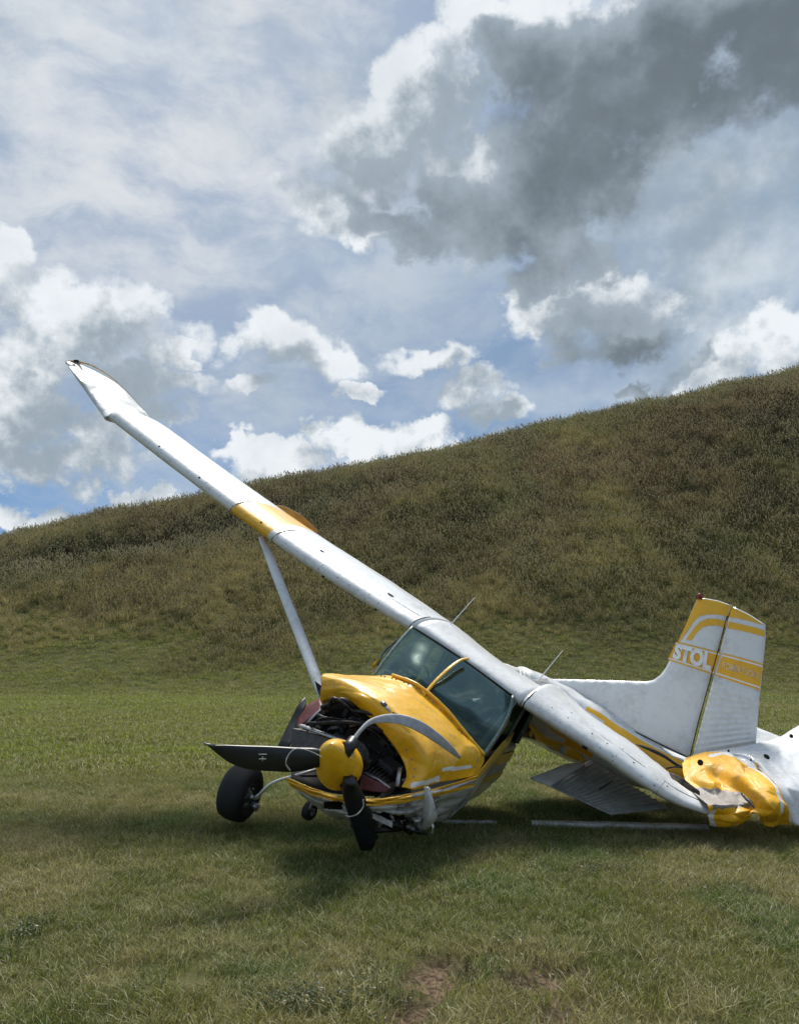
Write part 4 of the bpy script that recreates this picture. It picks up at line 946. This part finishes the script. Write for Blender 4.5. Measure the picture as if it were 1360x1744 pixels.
# rudder with pressed ribs
rp = [(1249, 1032), (1275, 1046), (1303, 1064), (1303, 1090), (1295, 1165), (1286, 1272), (1178, 1292), (1240, 1054)]
def ribbed(name, quad, nu, nv, m, parent, P, nrm, depth, pitch, th, slope=0):
    V = []; F = []
    for sgn in (1, -1):
        for i in range(nu + 1):
            for j in range(nv + 1):
                u, v = i / nu, j / nv; a = quad[0] * (1 - u) * (1 - v) + quad[1] * u * (1 - v) + quad[2] * u * v + quad[3] * (1 - u) * v
                e = min(u, 1 - u, v, 1 - v); k = min(1, e * 9); ph = (v * pitch + slope * u) % 1
                V.append(P(a) + nrm * sgn * (th * (.25 + .75 * k) + depth * k * (abs(ph - .5) * 2 > .45) * (1 if (abs(ph - .5) * 2) > .6 else .5)))
    nn_ = (nu + 1) * (nv + 1)
    for s_ in (0, 1):
        for i in range(nu):
            for j in range(nv):
                f = [s_ * nn_ + i * (nv + 1) + j, s_ * nn_ + (i + 1) * (nv + 1) + j, s_ * nn_ + (i + 1) * (nv + 1) + j + 1, s_ * nn_ + i * (nv + 1) + j + 1]; F.append(tuple(f if s_ else f[::-1]))
    B_ = [i * (nv + 1) for i in range(nu + 1)] + [nu * (nv + 1) + j for j in range(1, nv + 1)] + [i * (nv + 1) + nv for i in range(nu - 1, -1, -1)] + [j for j in range(nv - 1, 0, -1)]
    F += [(B_[i], B_[(i + 1) % len(B_)], nn_ + B_[(i + 1) % len(B_)], nn_ + B_[i]) for i in range(len(B_))]
    return part(name, V, F, m, parent)
RUDW = fin.data.materials[0]
rq = [Vector((1215.5, 1152, 0)), Vector((1293.5, 1178, 0)), Vector((1286, 1272, 0)), Vector((1178, 1292, 0))]
rud = puffed('rudder', [(1248, 1033), (1275, 1046), (1303, 1064), (1303, 1090), (1294, 1180), (1214, 1154), (1240, 1054)], RUDW, A_, .028, 'white ribbed rudder with yellow stripes and small lettering', .003)
rb = ribbed('ribbed_skin', rq, 8, 120, RUDW, rud, lambda a: onfin(a.x, a.y), PN, .005, 12, .024, .3)
def mark(name, poly, m, parent, lift=0.0):
    """painted area: a thin film laid on the skin, following its section"""
    P = F2(poly); u = (PB - PA).normalized(); w = PN.cross(u); c2 = [Vector(((p - PA).dot(u), (p - PA).dot(w))) for p in P]; cell = .03; ring = []
    for i in range(len(c2)):
        a, b = c2[i], c2[(i + 1) % len(c2)]; m_ = max(1, int((b - a).length / cell)); ring += [a + (b - a) * (k / m_) for k in range(m_)]
    pts = list(ring); xs = [p.x for p in c2]; ys = [p.y for p in c2]
    for x_ in np.arange(min(xs), max(xs), cell):
        for y_ in np.arange(min(ys), max(ys), cell):
            if inpoly(x_, y_, [(p.x, p.y) for p in c2]): pts.append(Vector((x_, y_)))
    res = delaunay_2d_cdt(pts, [], [list(range(len(ring)))], 1, 1e-4); sk = SKIN[parent.name.split('.')[0]]
    V = []
    for p in res[0]:
        b = PA + u * p.x + w * p.y; V.append(b + PN * (sk(b) + .003 + lift))
    return part(name, V, [tuple(f) for f in res[2]], m, parent)
def inpoly(x, y, P):
    k = False
    for i in range(len(P)):
        (x1, y1), (x2, y2) = P[i], P[(i + 1) % len(P)]
        if (y1 > y) != (y2 > y) and x < (x2 - x1) * (y - y1) / (y2 - y1) + x1: k = not k
    return k
TOPW = .034
# yellow leading edge and tip of the fin
mark('tip_paint', [(1187, 1020), (1200, 1020), (1222, 1024), (1244, 1032), (1239, 1050), (1226, 1048), (1212, 1047.5), (1198, 1048.5), (1189, 1052), (1180, 1061), (1161, 1088), (1148, 1107)][:12], YPRINT, fin)
mark('tip_paint', [(1206, 1054.5), (1222, 1055.5), (1238.5, 1059), (1235.5, 1069), (1220, 1066), (1206, 1066.5), (1196, 1070), (1186, 1079), (1177, 1092), (1168, 1090), (1182, 1070), (1192, 1060)], YPRINT, fin)
mark('tip_paint', [(1246, 1034), (1275, 1048), (1302, 1065.5), (1270, 1057), (1241, 1051)], YPRINT, rud)
mark('tip_paint', [(1241, 1059.5), (1270, 1066), (1302, 1074), (1302, 1085), (1270, 1077), (1238, 1070)], YPRINT, rud)
band1 = [(1151, 1093), (1227, 1112), (1214, 1150), (1137, 1124.5)]; band2 = [(1231, 1113), (1299, 1131), (1293, 1176), (1218, 1151)]
mark('lettered_band', band1, YPRINT, fin, .001); mark('lettered_band', band2, YPRINT, rud, .001)
def lerp2(a, b, t): return (a[0] + (b[0] - a[0]) * t, a[1] + (b[1] - a[1]) * t)
for bnd, pa in ((band1, fin), (band2, rud)):
    for t0, t1 in ((.07, .13), (.87, .93)):
        mark('pinstripe', [lerp2(bnd[0], bnd[3], t0), lerp2(bnd[1], bnd[2], t0), lerp2(bnd[1], bnd[2], t1), lerp2(bnd[0], bnd[3], t1)], WPRINT, pa, .003)
def lettering(txt, quad, bold, m, parent, lift=.013):
    cu = bpy.data.curves.new('txt', 'FONT'); cu.body = txt; cu.offset = bold; cu.resolution_u = 4
    to = bpy.data.objects.new('txt', cu); COL.objects.link(to); bpy.context.view_layer.update()
    me = bpy.data.meshes.new_from_object(to.evaluated_get(bpy.context.evaluated_depsgraph_get())); bpy.data.objects.remove(to)
    xs = [v.co.x for v in me.vertices]; ys = [v.co.y for v in me.vertices]; x0, x1, y0, y1 = min(xs), max(xs), min(ys), max(ys)
    for v in me.vertices:
        u, w = (v.co.x - x0) / (x1 - x0), (v.co.y - y0) / (y1 - y0)
        a = lerp2(quad[3], quad[2], u); b = lerp2(quad[0], quad[1], u); q_ = onfin(*lerp2(a, b, w)); v.co = q_ + PN * (SKIN[parent.name](q_) + lift)
    me.materials.clear(); me.materials.append(m); o = obj('lettering', me, parent)
    return o
lt = lettering('STOL', [(1151, 1096.5), (1214, 1112), (1210, 1144), (1144, 1122)], .06, WPRINT, fin)
lt['label'] = 'bold white STOL lettering'
lettering('ROBERTSON', [(1231, 1128), (1291, 1146), (1289, 1157), (1229, 1138)], .0, simple('faded_white_print', (.85, .76, .55), .5), rud)
hg = [onfin(*p) + PN * .034 for p in ((1238, 1050), (1222, 1112), (1205, 1173), (1188, 1235), (1175, 1290))]
tube('hinge_gap', hg, [.004, .005, .0045, .005, .0045], DARK, rud, 6)
tube('fin_root_seam', [onfin(x, y) + PN * .036 for x, y in ((915, 1163), (980, 1196), (1050, 1231), (1120, 1266), (1174, 1292))], .007, DARK, fin, 6)
tube('beacon', [onfin(1190, 1021), onfin(1191, 1015), onfin(1191, 1011)], [.03, .028, .018], RED, fin, 12)

# stabiliser and elevator lying under the grounded wing
HV = [at(905, 1325, 7.95), at(1003, 1295, 8.3), at(1138, 1377, 7.75), at(1040, 1388, 7.45)]
hn = (HV[2] - HV[0]).cross(HV[3] - HV[1]).normalized(); hn = hn if hn.z > 0 else -hn
def hp_(a): u, v = a.x, a.y; return HV[0] * (1 - u) * (1 - v) + HV[1] * u * (1 - v) + HV[2] * u * v + HV[3] * (1 - u) * v
sq = [Vector((.0, .26, 0)), Vector((1, .0, 0)), Vector((1, 1, 0)), Vector((0, 1, 0))]
elv = ribbed('elevator', sq, 60, 60, simple('grey_white_paint', (.42, .43, .42), .5, 0, 12, .25), A_, hp_, hn, .004, 1, .02)  # elevator in a grey white base colour, mottled by noise
st_ = ribbed('stabiliser_tip', [Vector((-.02, 0, 0)), Vector((.62, -.04, 0)), Vector((.95, .03, 0)), Vector((0, .245, 0))], 10, 6, WHITE, A_, hp_, hn, .0, 1, .03)
for k in range(1, 14):
    t = .27 + k * .052
    a, b = Vector((.01, t, 0)), Vector((.99, t - .26 * (1 - t) / .74, 0))
    tube('pressed_rib', [hp_(a) + hn * .022, hp_(b) + hn * .022], .006, elv.data.materials[0], elv, 5)
tube('crack', [hp_(Vector((.42, .55, 0))) + hn * .03, hp_(Vector((.6, .5, 0))) + hn * .03, hp_(Vector((.8, .45, 0))) + hn * .03], .005, DARK, elv, 5)

# crushed outer end of the grounded wing
def inpoly(x, y, P):
    k = False
    for i in range(len(P)):
        (x1, y1), (x2, y2) = P[i], P[(i + 1) % len(P)]
        if (y1 > y) != (y2 > y) and x < (x2 - x1) * (y - y1) / (y2 - y1) + x1: k = not k
    return k
gp = [(1165, 1338), (1192, 1342), (1240, 1346), (1266, 1350), (1284, 1376), (1250, 1377), (1214, 1378), (1185, 1368)]
stripe = [(1212, 1287), (1232, 1284), (1262, 1294), (1290, 1312), (1312, 1335), (1326, 1362), (1331, 1385)]
def seg_d(x, y, L_):
    b = 99
    for (x1, y1), (x2, y2) in zip(L_, L_[1:]):
        t = max(0, min(1, ((x - x1) * (x2 - x1) + (y - y1) * (y2 - y1)) / ((x2 - x1) ** 2 + (y2 - y1) ** 2))); b = min(b, math.hypot(x - x1 - t * (x2 - x1), y - y1 - t * (y2 - y1)))
    return b
YCRUSH = paint('creased_yellow_paint', (.86, .44, .008), dirt=(.34, .20, .06), amount=.6, rough=.48, coat=.05)
def crpick(x, y):
    if inpoly(x + 3 * noise.noise(Vector((x * .1, y * .1, 0))), y + 4 * noise.noise(Vector((x * .12, y * .1, 7))), gp): return 2
    if seg_d(x, y, stripe) < 2.6: return 1
    if 1208 < x < 1220 and 1380 < y: return 1
    return 0
E0 = [(1206, 1406, 6.9), (1230, 1409, 6.84), (1258, 1407, 6.84), (1278, 1394, 6.86), (1292, 1398, 6.88), (1312, 1408, 6.88), (1346, 1405, 6.92)]
E1 = [(1208, 1391, 6.76), (1234, 1393, 6.72), (1262, 1391, 6.72), (1282, 1384, 6.80), (1296, 1384, 6.78), (1316, 1388, 6.76), (1342, 1388, 6.86)]
E2 = [(1200, 1373, 6.80), (1228, 1374, 6.76), (1258, 1374, 6.78), (1280, 1371, 6.90), (1292, 1365, 6.80), (1312, 1366, 6.72), (1334, 1368, 6.84)]
E3 = [(1182, 1350, 7.06), (1212, 1354, 7.00), (1244, 1354, 6.98), (1268, 1350, 7.02), (1282, 1342, 6.86), (1304, 1344, 6.84), (1324, 1346, 6.98)]
E4 = [(1166, 1324, 7.34), (1196, 1326, 7.22), (1226, 1328, 7.24), (1250, 1322, 7.14), (1270, 1318, 7.08), (1288, 1318, 7.1), (1306, 1322, 7.2)]
E5 = [(1160, 1303, 7.62), (1186, 1300, 7.5), (1208, 1300, 7.42), (1232, 1298, 7.45), (1254, 1300, 7.38), (1272, 1304, 7.4), (1290, 1308, 7.45)]
E6 = [(1168, 1294, 7.9), (1184, 1286, 7.85), (1200, 1282, 7.8), (1216, 1281, 7.75), (1236, 1283, 7.72), (1256, 1290, 7.7), (1274, 1298, 7.68)]
cb = sheet('crushed_wing_band', [E0, E1, E2, E3, E4, E5, E6], 110, 110, [YCRUSH, WPRINT, SCRAPE], A_, pick=crpick, crumple=.010, freq=9, seed=31, sharp=1.6, solid=.006, fold=(7, .058),
           drop=lambda a, b, c: seg_d(c[0], c[1], [(1276, 1412), (1283, 1388), (1290, 1402)]) < 4)
cb['label'] = 'crushed yellow wing section folded against the ground with a scraped grey patch'
ow = sheet('wing_outer_panel', [[(1204, 1282, 7.85), (1240, 1276, 7.9), (1290, 1266, 7.95), (1326, 1256, 8.0), (1352, 1241, 8.0), (1400, 1216, 8.0), (1480, 1180, 8.0)],
                           [(1236, 1284, 7.74), (1262, 1284, 7.7), (1296, 1280, 7.7), (1330, 1276, 7.7), (1358, 1270, 7.7), (1405, 1260, 7.7), (1485, 1245, 7.7)],
                           [(1274, 1299, 7.68), (1290, 1302, 7.5), (1312, 1305, 7.45), (1336, 1306, 7.4), (1362, 1305, 7.4), (1410, 1300, 7.4), (1490, 1295, 7.4)],
                           [(1306, 1323, 7.22), (1318, 1326, 7.2), (1332, 1330, 7.15), (1350, 1334, 7.12), (1370, 1338, 7.1), (1415, 1340, 7.1), (1495, 1345, 7.1)],
                           [(1326, 1350, 7.0), (1334, 1354, 7.0), (1344, 1358, 7.0), (1358, 1364, 7.0), (1374, 1370, 6.98), (1420, 1375, 6.96), (1500, 1385, 6.96)],
                           [(1345, 1402, 6.95), (1350, 1404, 6.95), (1356, 1406, 6.95), (1366, 1408, 6.95), (1380, 1410, 6.95), (1425, 1412, 6.95), (1505, 1420, 6.9)]], 60, 50, [WHITE], A_, crumple=.006, freq=3.5, seed=41, sharp=1, solid=.006, fold=(5, .03))
ow['label'] = 'white outer wing panel folded up at the right edge'
sheet('tailplane', [[(1270, 1228, 8.4), (1290, 1240, 8.4), (1310, 1248, 8.35), (1330, 1256, 8.3)], [(1268, 1280, 8.1), (1290, 1278, 8.1), (1312, 1276, 8.1), (1335, 1272, 8.1)]], 12, 8, [WHITE], A_, crumple=.008, freq=3)
L3 = [(at(1192, 1299, 7.40), Vector((0, -1, .3)), .028, 1), (at(1305, 1289, 7.5), Vector((0, -1, .5)), .02, 1.5), (at(1347, 1254, 7.75), Vector((0, -1, .4)), .02, 1), (at(1240, 1279, 7.75), Vector((0, -1, .4)), .012, 1), (at(1278, 1295, 7.5), Vector((0, -1, .4)), .01, 1)]
dots('dark_holes', L3, DARK, cb)
# torn brown opening on the grounded wing
sheet('torn_opening', [[(1138, 1316, 6.86), (1152, 1320, 6.84), (1170, 1332, 6.82), (1190, 1348, 6.8)], [(1144, 1326, 6.80), (1158, 1336, 6.79), (1174, 1347, 6.78), (1192, 1356, 6.78)]], 20, 8, [BROWN], A_, crumple=.012, freq=12, seed=5, sharp=1, solid=.004)
tube('tear', curve3([at(1262, 1352, 6.93), at(1270, 1362, 6.86), at(1278, 1368, 6.82), at(1283, 1376, 6.76)], 8), .008, DARK, cb, 5)
tube('tear', [at(1134, 1309, 7.6), at(1148, 1306, 7.62), at(1160, 1307, 7.6)], .008, DARK, wr, 5)

# ------------------------------------------------------------------ strips lying on the grass
def strip(name, a, b, w, h, label, cuts):
    a, b = Vector(a), Vector(b); t = (b - a).normalized(); sd_ = t.cross(Vector((0, 0, 1)))
    V = []; F = []; n = 16; prof_ = [(-w, .0), (-w, h), (-w * .7, h * 1.25), (w * .7, h * 1.1), (w, h * .6), (w, 0)]; m = len(prof_)
    for i in range(n + 1):
        c = a.lerp(b, i / n) + Vector((0, 0, .01 + .008 * noise.noise(Vector((i * .5, 1, cuts)))))
        for (x, z) in prof_: V.append(c + sd_ * x + Vector((0, 0, z)))
    for i in range(n):
        for k in range(m): F.append((i * m + k, i * m + (k + 1) % m, (i + 1) * m + (k + 1) % m, (i + 1) * m + k))
    F += [tuple(range(m)), tuple(range(n * m, (n + 1) * m))]
    me = mesh_from(name, V, F, [OLDWHITE], None, False); o = obj(name, me); o['label'] = label; o['category'] = 'metal strip'
    bm = bmesh.new(); bm.from_mesh(me); bmesh.ops.recalc_face_normals(bm, faces=bm.faces); bm.to_mesh(me); bm.free()
    return o
strip('metal_strip', gnd(905, 1409), gnd(1205, 1416), .045, .035, 'long pale metal strip lying on the grass under the grounded wing', 1)
strip('metal_strip', gnd(752, 1404), gnd(846, 1405), .03, .02, 'short pale metal strip on the grass beside the crushed nose', 2)
